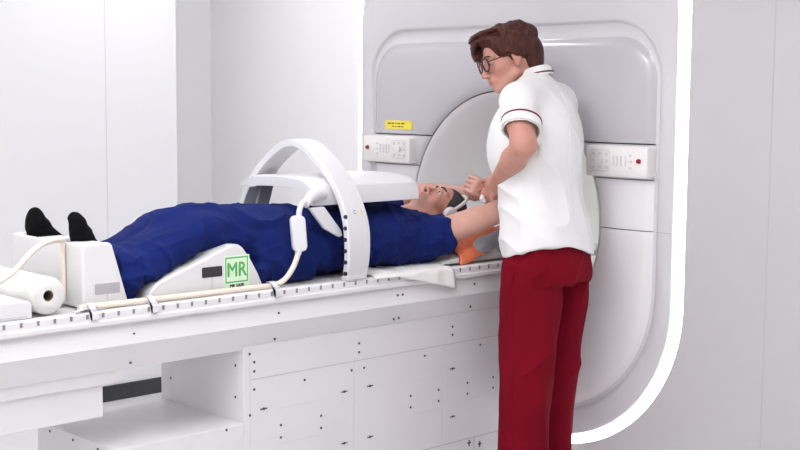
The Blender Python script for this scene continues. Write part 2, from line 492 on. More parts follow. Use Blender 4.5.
# ================================================================== SCANNER
sc_ = thing('mri_scanner', 'large white scanner gantry with round bore and glowing light band', 'medical scanner', (0, 0.3, 0))
FY = -0.026
obj('light_band', rings_mesh([(ring_outline(0.0), 0.045), (ring_outline(0.0), 0.002), (ring_outline(RWID), 0.002), (ring_outline(RWID), 0.045)]), 'strip', sc_, smooth=30)
tag(sc_.children[0], 'glowing white light band')
obj('front_frame', rings_mesh([(ring_outline(0.0), 0.05), (ring_outline(0.0), FY+0.008), (ring_outline(-0.003), FY+0.003), (ring_outline(-0.009), FY),
     (cover_outline(0.016), FY), (cover_outline(0.008), FY+0.003), (cover_outline(0.002), FY+0.010), (cover_outline(-0.002), FY+0.014), (inner_outline(0.012), FY+0.012),
     (inner_outline(0.002), FY+0.010), (inner_outline(0.0), FY+0.014), (inner_outline(0), FY+0.05)]), 'shell', sc_, smooth=60)
RB = 0.53
def blend(f, d=-0.05):
    o_ = inner_outline(d); return [RB+0.05+(o-RB-0.05)*f for o in o_]
cov = [(inner_outline(0.003), FY+0.05), (inner_outline(0.0025), FY+0.0115), (inner_outline(-0.003), FY+0.0095), (inner_outline(-0.010), FY+0.004), (inner_outline(-0.022), FY-0.003),
       (inner_outline(-0.036), FY-0.007), (inner_outline(-0.05), FY-0.009), (blend(0.75), FY-0.012), (blend(0.5), FY-0.014),
       (blend(0.25), FY-0.013), (blend(0.0), FY-0.008), (circ(RB+0.03), FY-0.002), (circ(RB+0.012), FY+0.004), (circ(RB+0.003), FY+0.014), (circ(RB+0.002), FY+0.07)]
def cover_piece(z0, z1, name, material, label=None, side=0):
    bm = rings_mesh(cov)
    if side: bmesh.ops.bisect_plane(bm, geom=bm.verts[:]+bm.edges[:]+bm.faces[:], dist=1e-6, plane_co=(0, 0, 0), plane_no=(-side, 0, 0), clear_outer=True)
    for zc, nrm in ((z0, -1), (z1, 1)):
        bmesh.ops.bisect_plane(bm, geom=bm.verts[:]+bm.edges[:]+bm.faces[:], dist=1e-6, plane_co=(0, 0, zc), plane_no=(0, 0, nrm), clear_outer=True)
    # a turned-in lip along the cut
    ed = [e for e in bm.edges if e.is_boundary and (all(abs(v.co.z-z0) < 1e-4 for v in e.verts) or all(abs(v.co.z-z1) < 1e-4 for v in e.verts))]
    r = bmesh.ops.extrude_edge_only(bm, edges=ed)
    for v in [g for g in r['geom'] if isinstance(g, bmesh.types.BMVert)]: v.co.y += 0.03
    o = obj(name, bm, material, sc_, smooth=40)
    if label: tag(o, label)
cover_piece(1.272, 3, 'upper_cover', 'shell_grey', 'pearl grey glossy upper cover')
for sd in (-1, 1):
    cover_piece(1.135, 1.266, 'middle_cover', 'shell', None, sd)
    cover_piece(0.940, 1.131, 'side_cover', 'side_shell', None, sd)
cover_piece(0.1, 0.936, 'lower_cover', 'side_shell')
obj('backing', rings_mesh([(inner_outline(0.0), FY+0.05), (circ(RB), FY+0.06)]), 'joint', sc_)
# short seam across the frame, right and left
for s in (-1, 1): obj('frame_joint', B(*sorted((s*0.806, s*0.872)), FY-0.0012, FY+0.001, 0.9362, 0.9398), 'joint', sc_)
obj('bore_funnel', rings_mesh([(circ(RB-0.002), FY+0.075), (circ(RB-0.003), FY+0.016), (circ(RB-0.010), FY+0.022), (circ(0.505), FY+0.045), (circ(0.465), 0.10), (circ(0.42), 0.21), (circ(0.385), 0.31), (circ(0.36), 0.42), (circ(0.35), 0.55)]), 'funnel', sc_, smooth=60)
obj('bore_tube', rings_mesh([(circ(0.35), 0.55), (circ(0.35), 2.0)]), 'bore', sc_, smooth=60)
bm = bmesh.new()
prism(bm, [(-0.035, ZB+0.3395), (0.035, ZB+0.3395), (0.035, ZB+0.346), (-0.035, ZB+0.346)], 1, 0.60, 1.9)
obj('bore_fill_strip', bm, 'strip', sc_)  # glowing strip added inside the tube to brighten the bore
obj('bore_end', rings_mesh([(circ(0.35), 1.99), (circ(0.001), 1.99)]), 'bore', sc_)
obj('housing', rings_mesh([(ring_outline(0.06), 0.0), (ring_outline(0.06), 0.07), (ring_outline(0.0), 0.12), (ring_outline(0.0), 2.0), (circ(0.001), 2.0)]), 'shell', sc_, smooth=40)

# control panels
def console(s):
    bm = bmesh.new(); x0, x1 = 0.50, (0.792 if s > 0 else 0.812)
    z0, z1, r = 1.141, 1.260, 0.014
    n = 5; pts = []
    w = x1-x0; h = z1-z0
    def L(off, y):
        p = rbox_pts(w-2*off, h-2*off, 0.010-off*0.5, 6, (x0+x1)/2, (z0+z1)/2)
        return [bm.verts.new((s*a, y, b)) for a, b in p]
    rows = [L(0, FY+0.03), L(0, FY-0.040), L(0.002, FY-0.044), L(0.005, FY-0.046)]
    for a, b in zip(rows, rows[1:]):
        for i in range(len(a)): bm.faces.new((a[i], a[(i+1) % len(a)], b[(i+1) % len(a)], b[i]))
    bm.faces.new(rows[-1])
    c = obj('control_panel', bm, 'console', sc_, smooth=40)
    Y = FY-0.046
    def key(cx, cz, w, h, nm='button', material='button', dy=0.0025, rad=None):
        bb = bmesh.new(); prism(bb, rbox_pts(w, h, rad or min(w, h)*0.3, 3, s*cx, cz), 1, Y-dy, Y+0.001)
        return obj(nm, bb, material, c, smooth=50)
    bb = bmesh.new(); cyl(bb, (s*(x1-0.036), Y+0.001, 1.206), (0, -1, 0), 0.0125, 0.004, 24); obj('button_collar', bb, 'console', c, smooth=50)
    bb = bmesh.new(); cyl(bb, (s*(x1-0.036), Y-0.003, 1.206), (0, -1, 0), 0.0095, 0.008, 20, 0.008); q = obj('stop_button', bb, 'red', c, smooth=50); tag(q, 'red stop button')
    for cz in (1.178, 1.202, 1.226): key(0.715, cz, 0.013, 0.009)
    for cx in (0.692, 0.670, 0.652, 0.636): key(cx, 1.203, 0.007, 0.040)
    # joystick keypad
    bb = bmesh.new(); P1 = rbox_pts(0.094, 0.082, 0.012, 4, s*0.570, 1.202); P2 = rbox_pts(0.088, 0.076, 0.010, 4, s*0.570, 1.202)
    A = [bb.verts.new((a, Y-0.0015, z)) for a, z in P1]; C_ = [bb.verts.new((a, Y-0.0015, z)) for a, z in P2]
    for i in range(len(A)): bb.faces.new((A[i], A[(i+1) % len(A)], C_[(i+1) % len(A)], C_[i]))
    obj('keypad_outline', bb, 'button', c)
    for dx in (-0.032, 0.032):
        for dz in (-0.026, 0.0, 0.026): key(0.570+dx, 1.202+dz, 0.014, 0.012)
    bb = bmesh.new(); prism(bb, rbox_pts(0.034, 0.022, 0.010, 5, s*0.570, 1.204), 1, Y-0.014, Y+0.001); obj('joystick', bb, 'console', c, smooth=50)
    key(0.570, 1.230, 0.018, 0.008); key(0.570, 1.176, 0.018, 0.008)
console(1); console(-1)
# yellow notice on the upper cover, upper left
bm = bmesh.new(); prism(bm, rbox_pts(0.176, 0.040, 0.004, 3, -0.606, 1.312), 1, FY-0.0150, FY-0.008)
lab = obj('notice_label', bm, 'yellow', sc_, smooth=40); tag(lab, 'yellow notice label')
bm = bmesh.new(); x = -0.677
for w in (0.026, 0.020, 0.012, 0.022, 0.026):
    box(bm, x, x+w-0.004, FY-0.0158, FY-0.0148, 1.315, 1.321); x += w+0.002
x = -0.647
for w in (0.018, 0.014, 0.024, 0.016):
    box(bm, x, x+w-0.004, FY-0.0158, FY-0.0148, 1.302, 1.307); x += w+0.002
obj('notice_print', bm, 'ink', lab)

# ================================================================== PATIENT TABLE
tb = thing('patient_table', 'long white motorised patient table leading into the scanner bore', 'patient table', (0, -1.2, 0))
Y0 = -3.0
bm = bmesh.new()
prism(bm, [(-0.262, 0.765), (0.262, 0.765), (0.262, 0.79), (0.20, 0.797), (-0.20, 0.797), (-0.262, 0.79)], 1, Y0, 0.0)
obj('table_top', bm, 'table_top', tb, bevel=0.003)
bm = bmesh.new(); prism(bm, [(-0.235, 0.765), (0.235, 0.765), (0.235, 0.788), (-0.235, 0.788)], 1, 0.0, 0.55)
obj('table_bridge', bm, 'table_top', tb, bevel=0.003)
for s in (1, -1):
    bm = bmesh.new()
    P_ = [(0.255, 0.755), (0.290, 0.752), (0.294, 0.757), (0.294, 0.768), (0.289, 0.772), (0.289, 0.794), (0.284, 0.800), (0.262, 0.800)]
    prism(bm, [(s*a, b) for a, b in P_], 1, Y0, -0.03)
    rail = obj('side_rail', bm, 'table', tb, bevel=0.0015)
    bm = bmesh.new(); y = -2.252; k = 0
    while y < -0.1:
        box(bm, *sorted((s*0.2855, s*0.2896)), y-0.0042, y+0.0042, 0.780, 0.7945)
        y += 0.0531
    y = -2.252-0.0531
    while y > Y0:
        box(bm, *sorted((s*0.2855, s*0.2896)), y-0.0042, y+0.0042, 0.780, 0.7945); y -= 0.0531
    o = obj('rail_notches', bm, 'seam', rail); tag(o, 'row of dark notches', kind='stuff')
bm = bmesh.new()
prism(bm, [(-0.250, 0.765), (-0.277, 0.752), (-0.291, 0.687), (-0.240, 0.600), (0.240, 0.600), (0.291, 0.687), (0.277, 0.752), (0.250, 0.765)], 1, Y0, -0.03)
obj('beam', bm, 'table', tb, smooth=8)
obj('under_rail', B(-0.235, 0.235, Y0, -2.02, 0.560, 0.611), 'table', tb, bevel=0.002)
obj('motor_housing', B(-0.225, 0.225, Y0, -2.06, 0.458, 0.562), 'table', tb, bevel=0.003)
BX = 0.25
obj('base_cabinet', B(-BX, BX, -1.545, -0.03, 0.0, 0.611), 'table', tb, bevel=0.003)
obj('plinth', B(-BX, BX, -2.035, -1.545, 0.0, 0.352), 'table', tb, bevel=0.003)
# panel seams on the cabinet side
def seam_line(p, q, w=0.0022, x=BX, name='panel_joint', m_='joint'):
    A = on(0, x, *p); Bp = on(0, x, *q)
    d = unit(Bp-A); n = np.array([0, -d[2], d[1]])
    bm = bmesh.new()
    v = [bm.verts.new(c + np.array([dx, 0, 0])) for dx in (0.0008, -0.001) for c in (A-n*w/2, Bp-n*w/2, Bp+n*w/2, A+n*w/2)]
    for f in ((0, 1, 2, 3), (0, 4, 5, 1), (1, 5, 6, 2), (2, 6, 7, 3), (3, 7, 4, 0)): bm.faces.new([v[i] for i in f])
    obj(name, bm, m_, tb)
def hseam(z, y0, y1, w=0.0022, m_='joint'):
    obj('panel_joint', B(BX-0.001, BX+0.0008, y0, y1, z-w/2, z+w/2), m_, tb)
def vseam(y, z0, z1, w=0.0018, m_='joint'):
    obj('panel_joint', B(BX-0.001, BX+0.0008, y-w/2, y+w/2, z0, z1), m_, tb)
zs = on(0, BX, 247, 380.6)[2]; hseam(zs, -1.515, -0.04)
vseam(-1.518, 0.0, 0.605, m_='button')
zl = on(0, BX, 427, 449)[2]; yl = on(0, BX, 427, 449)[1]; hseam(zl, -1.1, -0.04, m_='slot')
vseam(on(0, BX, 474, 438)[1], 0.0, zl, 0.0025, 'slot')
# fine pressed rectangles around the screw groups
def rect(px):      # px: left, right, top-left y, bottom-left y
    (xa, ya), (xb, yb) = px
    A = on(0, BX, xa, ya); Bp = on(0, BX, xb, yb)
    return A[1], Bp[1], Bp[2], A[2]
for (xa, ya, xb, yb) in ((279, 444, 321, 415), (411, 415, 440, 390), (466, 399, 494, 373)):
    y0, y1, z0, z1 = rect(((xa, ya), (xb, yb)))
    A = on(0, BX, xa, ya); Bp = on(0, BX, xb, yb)
    zb_, zt_ = min(A[2], Bp[2]), max(A[2], Bp[2])
    hseam(A[2], A[1], Bp[1], 0.0012, 'button'); hseam(Bp[2]+0.055, A[1], Bp[1], 0.0010, 'button')
vseam(on(0, BX, 354, 360)[1], zl, zs, 0.0012, 'button')
vseam(on(0, BX, 443, 360)[1], zl, zs, 0.0010, 'button')
def screws(axis, val, pts, name='screw', r=0.0048):
    proto = None
    for (x, y) in pts:
        p = on(axis, val, x, y); n = np.zeros(3); n[axis] = 1 if axis == 0 else -1
        bm = bmesh.new(); cyl(bm, (0, 0, 0) - n*0.001, n, r, 0.0022, 10)
        if proto is None:
            proto = bmesh.new(); bmesh.ops.recalc_face_normals(bm, faces=bm.faces)
            me = bpy.data.meshes.new(name); bm.to_mesh(me); me.materials.append(M['screw'])
        bm.free()
        o = bpy.data.objects.new(name, me); COL.objects.link(o)
        o.location = Vector(p) - tb.location; o.parent = tb
def Zm(ox, oy, s, pts): return [(ox+a/s, oy+b/s) for a, b in pts]
screws(0, BX, Zm(230, 290, 2.814, [(55,180),(68,203),(68,229),(68,280),(56,353),(210,253),(342,226),(377,219),(363,150),(363,175),(548,185),(704,154),(626,103),(626,126),
   (143,380),(143,415),(256,354),(256,388),(508,298),(508,330),(587,281),(587,312),(668,261),(668,292),(740,245),(740,275)]))
# upper vertical face of the beam
screws(0, 0.2840, Zm(230, 290, 2.814, [(137,65),(472,15),(486,13)]) + [(134, 334), (474.5, 284)])
# slanted lower face of the beam
screws(0, 0.2665, Zm(230, 290, 2.814, [(126,138),(461,82),(475,79)]) + [(130.5, 362.7), (470.5, 306.5)], r=0.0045)
screws(1, -1.545, [(171, 378), (235.5, 365.5), (235.5, 397)])
screws(1, -2.035, [(50, 431), (73, 440), (98, 449)])
screws(0, BX, [(226.5, 430)])
# quarter-turn latches: short dark slots
for (a, b) in [(95,334),(321,286),(394,270),(626,221),(321,431),(394,413),(626,356)]:
    p = on(0, BX, 230+a/2.814, 290+b/2.814); bm = bmesh.new()
    box(bm, BX-0.001, BX+0.0016, p[1]-0.014, p[1]+0.014, p[2]-0.0022, p[2]+0.0022)
    cyl(bm, (BX-0.001, p[1], p[2]), (1, 0, 0), 0.005, 0.003, 10)
    obj('latch_slot', bm, 'screw', tb)
for (x, y) in ((469, 443), (479.5, 444)):
    p = on(0, BX, x, y); bm = bmesh.new()
    box(bm, BX-0.001, BX+0.0016, p[1]-0.003, p[1]+0.003, p[2]-0.012, p[2]+0.012)
    box(bm, BX-0.001, BX+0.0016, p[1]-0.009, p[1]+0.009, p[2]-0.002, p[2]+0.004)
    obj('latch_slot', bm, 'screw', tb)
# ================================================================== THINGS ON THE TABLE
# ---- foot support box: hollow, open on top and towards the legs
t = thing('foot_support', 'white hollow foot box holding both black-socked feet', 'foot rest', (0.01, -2.06, 0.80))
bm = bmesh.new()
ya, yb, yc = -2.130, -2.028, -1.972       # end, top near edge, base near edge
T = 0.014
prism(bm, [(ya, 0.802), (ya, 0.985), (ya+0.012, 0.997), (yb-0.010, 0.999), (yb, 0.990), (yc, 0.802)], 0, 0.222, 0.240)
obj('side_panel', bm, 'cushion', t, bevel=0.006)
bm = bmesh.new()
prism(bm, [(ya, 0.802), (ya, 0.985), (ya+0.012, 0.997), (yb-0.010, 0.999), (yb, 0.990), (yc, 0.802)], 0, -0.215, -0.197)
obj('side_panel', bm, 'cushion', t, bevel=0.006)
bm = B(-0.212, 0.238, ya-0.001, ya+T, 0.802, 0.996); obj('end_panel', bm, 'cushion', t, bevel=0.006)
# top strip between the feet and at both sides
for x0, x1 in ((-0.205, -0.178), (-0.062, 0.005), (0.122, 0.232)):
    obj('top_panel', B(x0, x1, ya+0.003, yb-0.004, 0.975, 0.996), 'cushion', t, bevel=0.008)
bm = bmesh.new(); prism(bm, rbox_pts(0.086, 0.033, 0.003, 2, -2.048, 0.858), 0, 0.2385, 0.2412)
q = obj('grip_recess', bm, 'slot', t); tag(q, 'grey grip recess')
obj('side_joint', B(0.2385, 0.2408, -2.049, -2.0475, 0.804, 0.842), 'joint', t)

# ---- knee wedge
t = thing('knee_wedge', 'white knee wedge cushion with green lettered safety label and dark grip', 'knee support', (0.02, -1.68, 0.80))
prof = [(-1.895, 0.801), (-1.902, 0.812), (-1.895, 0.832), (-1.870, 0.855), (-1.60, 0.949), (-1.575, 0.957), (-1.553, 0.955), (-1.538, 0.945), (-1.506, 0.905), (-1.474, 0.852), (-1.457, 0.815), (-1.455, 0.801)]
bm = bmesh.new(); prism(bm, prof, 0, -0.20, 0.240); obj('cushion_block', bm, 'cushion', t, bevel=0.010, seg=3)
bm = bmesh.new(); prism(bm, rbox_pts(0.079, 0.034, 0.004, 3, -1.662, 0.874), 0, 0.238, 0.2412); q = obj('grip_recess', bm, 'black', t); tag(q, 'dark grip recess')
obj('side_joint', B(0.2385, 0.2408, -1.6628, -1.6612, 0.806, 0.857), 'joint', t)
bm = bmesh.new(); prism(bm, rbox_pts(0.102, 0.112, 0.003, 2, -1.563, 0.865), 0, 0.239, 0.2409); lab = obj('label', bm, 'green_pale', t); tag(lab, 'pale green square label')
def frame_yz(y0, y1, z0, z1, w, x):
    bm = bmesh.new()
    box(bm, x-0.001, x, y0, y1, z1-w, z1); box(bm, x-0.001, x, y0, y1, z0, z0+w)
    box(bm, x-0.001, x, y0, y0+w, z0+w, z1-w); box(bm, x-0.001, x, y1-w, y1, z0+w, z1-w); return bm
obj('label_border', frame_yz(-1.610, -1.518, 0.831, 0.916, 0.0045, 0.2414), 'green', lab)
def text_mesh(txt, size, bold=0.0):
    c = bpy.data.curves.new('lettering', 'FONT'); c.body = txt; c.size = size; c.extrude = 0.0006; c.offset = bold
    c.align_x = 'CENTER'; c.align_y = 'CENTER'
    o = bpy.data.objects.new('lettering', c); COL.objects.link(o)
    bpy.context.view_layer.update()
    me = bpy.data.meshes.new_from_object(o.evaluated_get(bpy.context.evaluated_depsgraph_get()))
    bpy.data.objects.remove(o); return me
def side_text(txt, size, y, z, x, m_, parent, bold=0.0, sx=1.0, sz=1.0):
    me = text_mesh(txt, size, 0.0)
    if bold:
        bm = bmesh.new()
        for dx, dy in ((-1, 0), (1, 0), (0, 1), (0, -1)):
            c = me.copy(); c.transform(Matrix.Translation((dx*bold, dy*bold, 0.00005*(dx+2*dy)))); bm.from_mesh(c); bpy.data.meshes.remove(c)
        bm.to_mesh(me); bm.free()
    # text x -> world y, text y -> world z, facing +x
    me.transform(Matrix(((0, 0, 1, x), (sx, 0, 0, y), (0, sz, 0, z), (0, 0, 0, 1))))
    return obj('lettering', me, m_, parent)
side_text('MR', 0.058, -1.5645, 0.872, 0.2416, 'green', lab, 0.0011, 1.0, 1.15)
side_text('MR SAFE', 0.0155, -1.5635, 0.820, 0.2416, 'black', lab, 0.0005)

# ---- arch bridging the table
AR = Matrix.Translation((0, -1.10, 0)) @ Matrix.Rotation(math.radians(4.5), 4, 'Z')
def arch_profile(off):
    half = [(0.291, 0.802), (0.300, 0.85), (0.304, 0.90), (0.303, 0.95), (0.297, 0.995), (0.285, 1.035), (0.266, 1.078), (0.238, 1.125), (0.205, 1.166), (0.165, 1.204), (0.12, 1.238), (0.075, 1.266), (0.035, 1.282), (0, 1.288)]
    P = smooth_path([Vector((a, b, 0)) for a, b in half], 4); pts = [(p.x, p.y) for p in P]
    full = pts + [(-a, b) for a, b in pts[-2::-1]]
    out_ = []
    for i, p in enumerate(full):
        a = full[max(i-1, 0)]; c = full[min(i+1, len(full)-1)]
        d = Vector((c[0]-a[0], c[1]-a[1])).normalized(); n = Vector((d.y, -d.x))
        out_.append((p[0]+n.x*off, p[1]+n.y*off))
    return out_
t = thing('coil_arch', 'white arched bridge strapped over the patient between both table rails', 'coil holder', (0, -1.10, 0.80))
o_out, o_in = arch_profile(0.0), arch_profile(-0.026)
bm = bmesh.new(); n = len(o_out); rows = []
for i in range(n):
    u_ = abs(i/(n-1)-0.5)*2
    hw = 0.050 + 0.006*max(0, 1-abs(u_-0.75)*3) - 0.004*(u_ > 0.97)
    r_ = [Vector((o_out[i][0], -hw, o_out[i][1])), Vector((o_out[i][0], hw, o_out[i][1])), Vector((o_in[i][0], hw, o_in[i][1])), Vector((o_in[i][0], -hw, o_in[i][1]))]
    rows.append([bm.verts.new(AR @ v) for v in r_])
for a, b in zip(rows, rows[1:]):
    for k in range(4): bm.faces.new((a[k], a[(k+1) % 4], b[(k+1) % 4], b[k]))
bm.faces.new(rows[0]); bm.faces.new(rows[-1][::-1])
arch = obj('arch_band', bm, 'coil', t, bevel=0.005, seg=3)
def arch_pt(x, yl, z): return AR @ Vector((x, yl, z))
for s in (1, -1):
    a0 = arch_pt(s*0.2785, 0, 0.80)
    bm = bmesh.new(); box(bm, -0.018, 0.020, -0.047, 0.047, 0.800, 0.815)
    bm.transform(Matrix.Translation((0, 0, 0)) @ AR @ Matrix.Translation((s*0.276, 0, 0)))
    f = obj('foot', bm, 'coil', t, bevel=0.004)
for k in range(6):
    z = 1.025-0.0400*k; x = 0.272 if z > 0.85 else 0.268
    p = arch_pt(0.287, -0.052, z); bm = bmesh.new(); cyl(bm, p, (0, -1, 0), 0.0075, 0.006, 14); cyl(bm, Vector(p)+Vector((0, -0.006, 0)), (0, -1, 0), 0.004, 0.004, 10)
    obj('peg', bm, 'black', t, smooth=50)
bm = bmesh.new(); bmesh.ops.create_circle(bm, segments=3, radius=0.0085, cap_ends=True)
R_ = AR @ Matrix.Translation((0.2905, 0.020, 1.040)) @ Matrix.Rotation(math.radians(-19), 4, 'Y') @ Matrix(((0, 0, 1, 0), (1, 0, 0, 0), (0, 1, 0, 0), (0, 0, 0, 1)))
bm.transform(R_); q = obj('warning_mark', bm, 'yellow', arch); tag(q, 'small yellow warning triangle')
bm = bmesh.new()
for k in range(14):
    a = math.radians(30+300*k/13)
for k in range(13):
    a, b = math.radians(30+300*k/13), math.radians(30+300*(k+1)/13)
    bm.faces.new([bm.verts.new((r*math.cos(t_), r*math.sin(t_), 0)) for r, t_ in ((0.0075, a), (0.0075, b), (0.005, b), (0.005, a))])
bm.transform(AR @ Matrix.Translation((0.2905, -0.012, 1.040)) @ Matrix.Rotation(math.radians(-19), 4, 'Y') @ Matrix(((0, 0, 1, 0), (1, 0, 0, 0), (0, 1, 0, 0), (0, 0, 0, 1))))
obj('round_mark', bm, 'seam', arch)
bm = bmesh.new(); box(bm, -0.001, 0.0008, -0.030, 0.030, -0.0012, 0.0012); bm.transform(AR @ Matrix.Translation((0.2945, 0.0, 0.832)))
obj('scribed_line', bm, 'joint', arch)
bm = bmesh.new(); box(bm, -0.020, 0.006, -0.060, 0.060, -0.007, 0.007); bm.transform(AR @ Matrix.Translation((-0.292, 0.0, 1.010)))
obj('latch', bm, 'slot', t, bevel=0.002)
# ---- body coil: inverted tray lying on the belly
t = thing('body_coil', 'white curved body coil pad lying across the patient under the arch', 'imaging coil', (0, -0.96, 1.06))
def coil_profile(dz, dx, bot):
    return [(-0.212+dx, bot+0.045), (-0.212+dx, 1.112-dz*0.1), (-0.203+dx, 1.126-dz*0.5), (-0.165+dx*.8, 1.143-dz), (-0.10, 1.151-dz), (0, 1.154-dz), (0.10, 1.153-dz), (0.165-dx*.8, 1.146-dz), (0.203-dx, 1.122-dz*0.6), (0.214-dx, 1.088-dz*0.3), (0.214-dx, bot)]
op = coil_profile(0, 0, 1.062); ip = coil_profile(0.034, 0.030, 1.066)
ys = [-1.215, -1.19, -1.0, -0.80, -0.725, -0.700]; ht = [0.0, 0.006, 0.004, 0.003, 0.002, -0.004]; nar = [0.985, 1, 1, 1, 1, 0.985]
bm = bmesh.new(); rows = []
for y, h, nn in zip(ys, ht, nar):
    rows.append([bm.verts.new((x*nn, y, z+(h if z > 1.08 else 0))) for x, z in op] + [bm.verts.new((x*nn, y, z+(h if z > 1.08 else 0))) for x, z in ip[::-1]])
m_ = len(rows[0])
for a, b in zip(rows, rows[1:]):
    for k in range(m_):
        f = bm.faces.new((a[k], a[(k+1) % m_], b[(k+1) % m_], b[k]))
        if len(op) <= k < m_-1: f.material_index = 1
for r_ in (rows[0], rows[-1][::-1]):
    h = len(op)
    for k in range(h-1): bm.faces.new((r_[k], r_[k+1], r_[m_-2-k], r_[m_-1-k]) if r_ is rows[0] else (r_[k], r_[k+1], r_[m_-2-k], r_[m_-1-k]))
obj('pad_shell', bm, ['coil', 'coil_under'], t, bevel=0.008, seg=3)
# connector nose where the cable enters
P = smooth_path([(0.243, -1.275, 1.068), (0.236, -1.250, 1.094), (0.222, -1.215, 1.104), (0.205, -1.17, 1.104)], 5)
bm = bmesh.new(); tube(bm, P, 0.02, 16, [0.012+0.014*i/(len(P)-1) for i in range(len(P))]); obj('cable_boot', bm, 'coil', t, smooth=50)
bm = bmesh.new(); prism(bm, [(-1.262, 1.060), (-1.195, 1.062), (-1.118, 0.975), (-1.112, 0.955), (-1.125, 0.950), (-1.150, 0.962), (-1.195, 0.985)], 0, 0.236, 0.252)
obj('side_strut', bm, 'coil', t, bevel=0.004)
bm = bmesh.new(); prism(bm, [(-1.11, 1.13), (-1.05, 1.13), (-1.09, 1.00), (-1.15, 1.00)], 0, -0.226, -0.212)
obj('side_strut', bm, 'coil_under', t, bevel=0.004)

# ---- cable with in-line box
t = thing('coil_cable', 'cream cable along the table edge with white in-line box beside the arch', 'cable', (0.25, -1.31, 0.82))
P = smooth_path([(0.262, -2.16, 0.812), (0.262, -2.05, 0.812), (0.262, -1.92, 0.811), (0.262, -1.70, 0.810), (0.262, -1.50, 0.810), (0.264, -1.425, 0.811), (0.268, -1.385, 0.826), (0.268, -1.350, 0.862), (0.264, -1.325, 0.905), (0.262, -1.320, 0.930)], 6)
bm = bmesh.new(); tube(bm, P, 0.0095, 12); obj('cable_run', bm, 'cable', t, smooth=60)
P = smooth_path([(0.262, -1.318, 1.03), (0.262, -1.316, 1.055), (0.258, -1.303, 1.075), (0.250, -1.285, 1.082), (0.243, -1.272, 1.072)], 6)
bm = bmesh.new(); tube(bm, P, 0.0098, 12); obj('cable_run', bm, 'coil', t, smooth=60)
bm = bmesh.new(); prism(bm, rbox_pts(0.052, 0.124, 0.018, 5, 0, 0), 0, -0.015, 0.015); bm.transform(Matrix.Translation((0.264, -1.3215, 0.978)) @ Matrix.Rotation(math.radians(6), 4, 'X') @ Matrix.Rotation(math.radians(-25), 4, 'Z'))
bx = obj('inline_box', bm, 'coil', t, bevel=0.007, seg=3)
bm = bmesh.new(); cyl(bm, (0.264, -1.320, 0.936), (0, -0.1, -1), 0.0135, 0.03, 14, 0.011); obj('strain_relief', bm, 'coil', bx, smooth=50)

# ---- cable clips on the rail
for i, (y, lb) in enumerate(((-2.125, 'white plastic cable clip on the rail nearest the foot box'), (-1.915, 'white plastic cable clip on the rail at the thin end of the wedge'), (-1.437, 'white plastic cable clip on the rail at the tall end of the wedge'))):
    c = thing('cable_clip', lb, 'cable clip', (0.27, y, 0.80), 'cable clips on the table rail')
    bm = bmesh.new()
    prism(bm, [(0.245, 0.8005), (0.298, 0.8005), (0.301, 0.797), (0.301, 0.778), (0.296, 0.778), (0.2955, 0.7965), (0.2955, 0.8035), (0.283, 0.812), (0.276, 0.8225), (0.262, 0.8245), (0.249, 0.8225), (0.249, 0.8205), (0.262, 0.8225), (0.273, 0.8205), (0.279, 0.8035), (0.245, 0.8035)], 1, y-0.012, y+0.012)
    obj('clip_body', bm, 'coil', c, bevel=0.001)
    obj('clip_tab', B(0.281, 0.296, y-0.009, y+0.009, 0.8035, 0.810), 'coil', c, bevel=0.002)

# ---- second cable looping over the end of the foot box
t = tag(obj('loose_cable', tube(bmesh.new(), smooth_path([(0.275, -2.56, 0.885), (0.27, -2.49, 0.888), (0.262, -2.42, 0.910), (0.256, -2.36, 0.940), (0.240, -2.30, 0.985), (0.205, -2.235, 1.008), (0.150, -2.150, 1.006), (0.140, -2.142, 0.985), (0.138, -2.140, 0.93), (0.140, -2.141, 0.86), (0.15, -2.15, 0.815)], 7), 0.0085, 12), 'cable', smooth=60),
        'cream cable looping from the frame edge up to the foot box', 'cable')

# ---- paper roll
t = thing('paper_roll', 'white couch paper roll with brown core lying by the foot box', 'paper roll', (0.10, -2.255, 0.80))
C0 = Vector((0.250, -2.250, 0.857)); bm = bmesh.new(); nseg = 48; rows = []
R_o, R_i, Lr = 0.056, 0.0165, 0.36
sec = [(R_i, 0.0), (R_i+0.004, 0.001), (R_o-0.006, 0.0), (R_o, -0.006), (R_o+0.001, -Lr*0.5), (R_o, -Lr+0.004), (R_o-0.004, -Lr), (R_i, -Lr)]
for r, dx in sec:
    rows.append([bm.verts.new(C0+Vector((dx, (r*(1+0.015*math.sin(2*a+1)))*math.cos(a), r*math.sin(a)*(1-0.01*math.cos(a))))) for a in [2*PI*i/nseg for i in range(nseg)]])
for a, b in zip(rows, rows[1:]+rows[:1]):
    for k in range(nseg): bm.faces.new((a[k], a[(k+1) % nseg], b[(k+1) % nseg], b[k]))
obj('roll', bm, 'paper', t, smooth=50)
bm = bmesh.new(); rows = []
for r, dx in ((0.0165, -0.002), (0.0152, -0.002), (0.0152, -Lr+0.002), (0.0165, -Lr+0.002)):
    rows.append([bm.verts.new(C0+Vector((dx, r*math.cos(a), r*math.sin(a)))) for a in [2*PI*i/24 for i in range(24)]])
for a, b in zip(rows, rows[1:]+rows[:1]):
    for k in range(24): bm.faces.new((a[k], a[(k+1) % 24], b[(k+1) % 24], b[k]))
obj('core', bm, 'card', t, smooth=50)
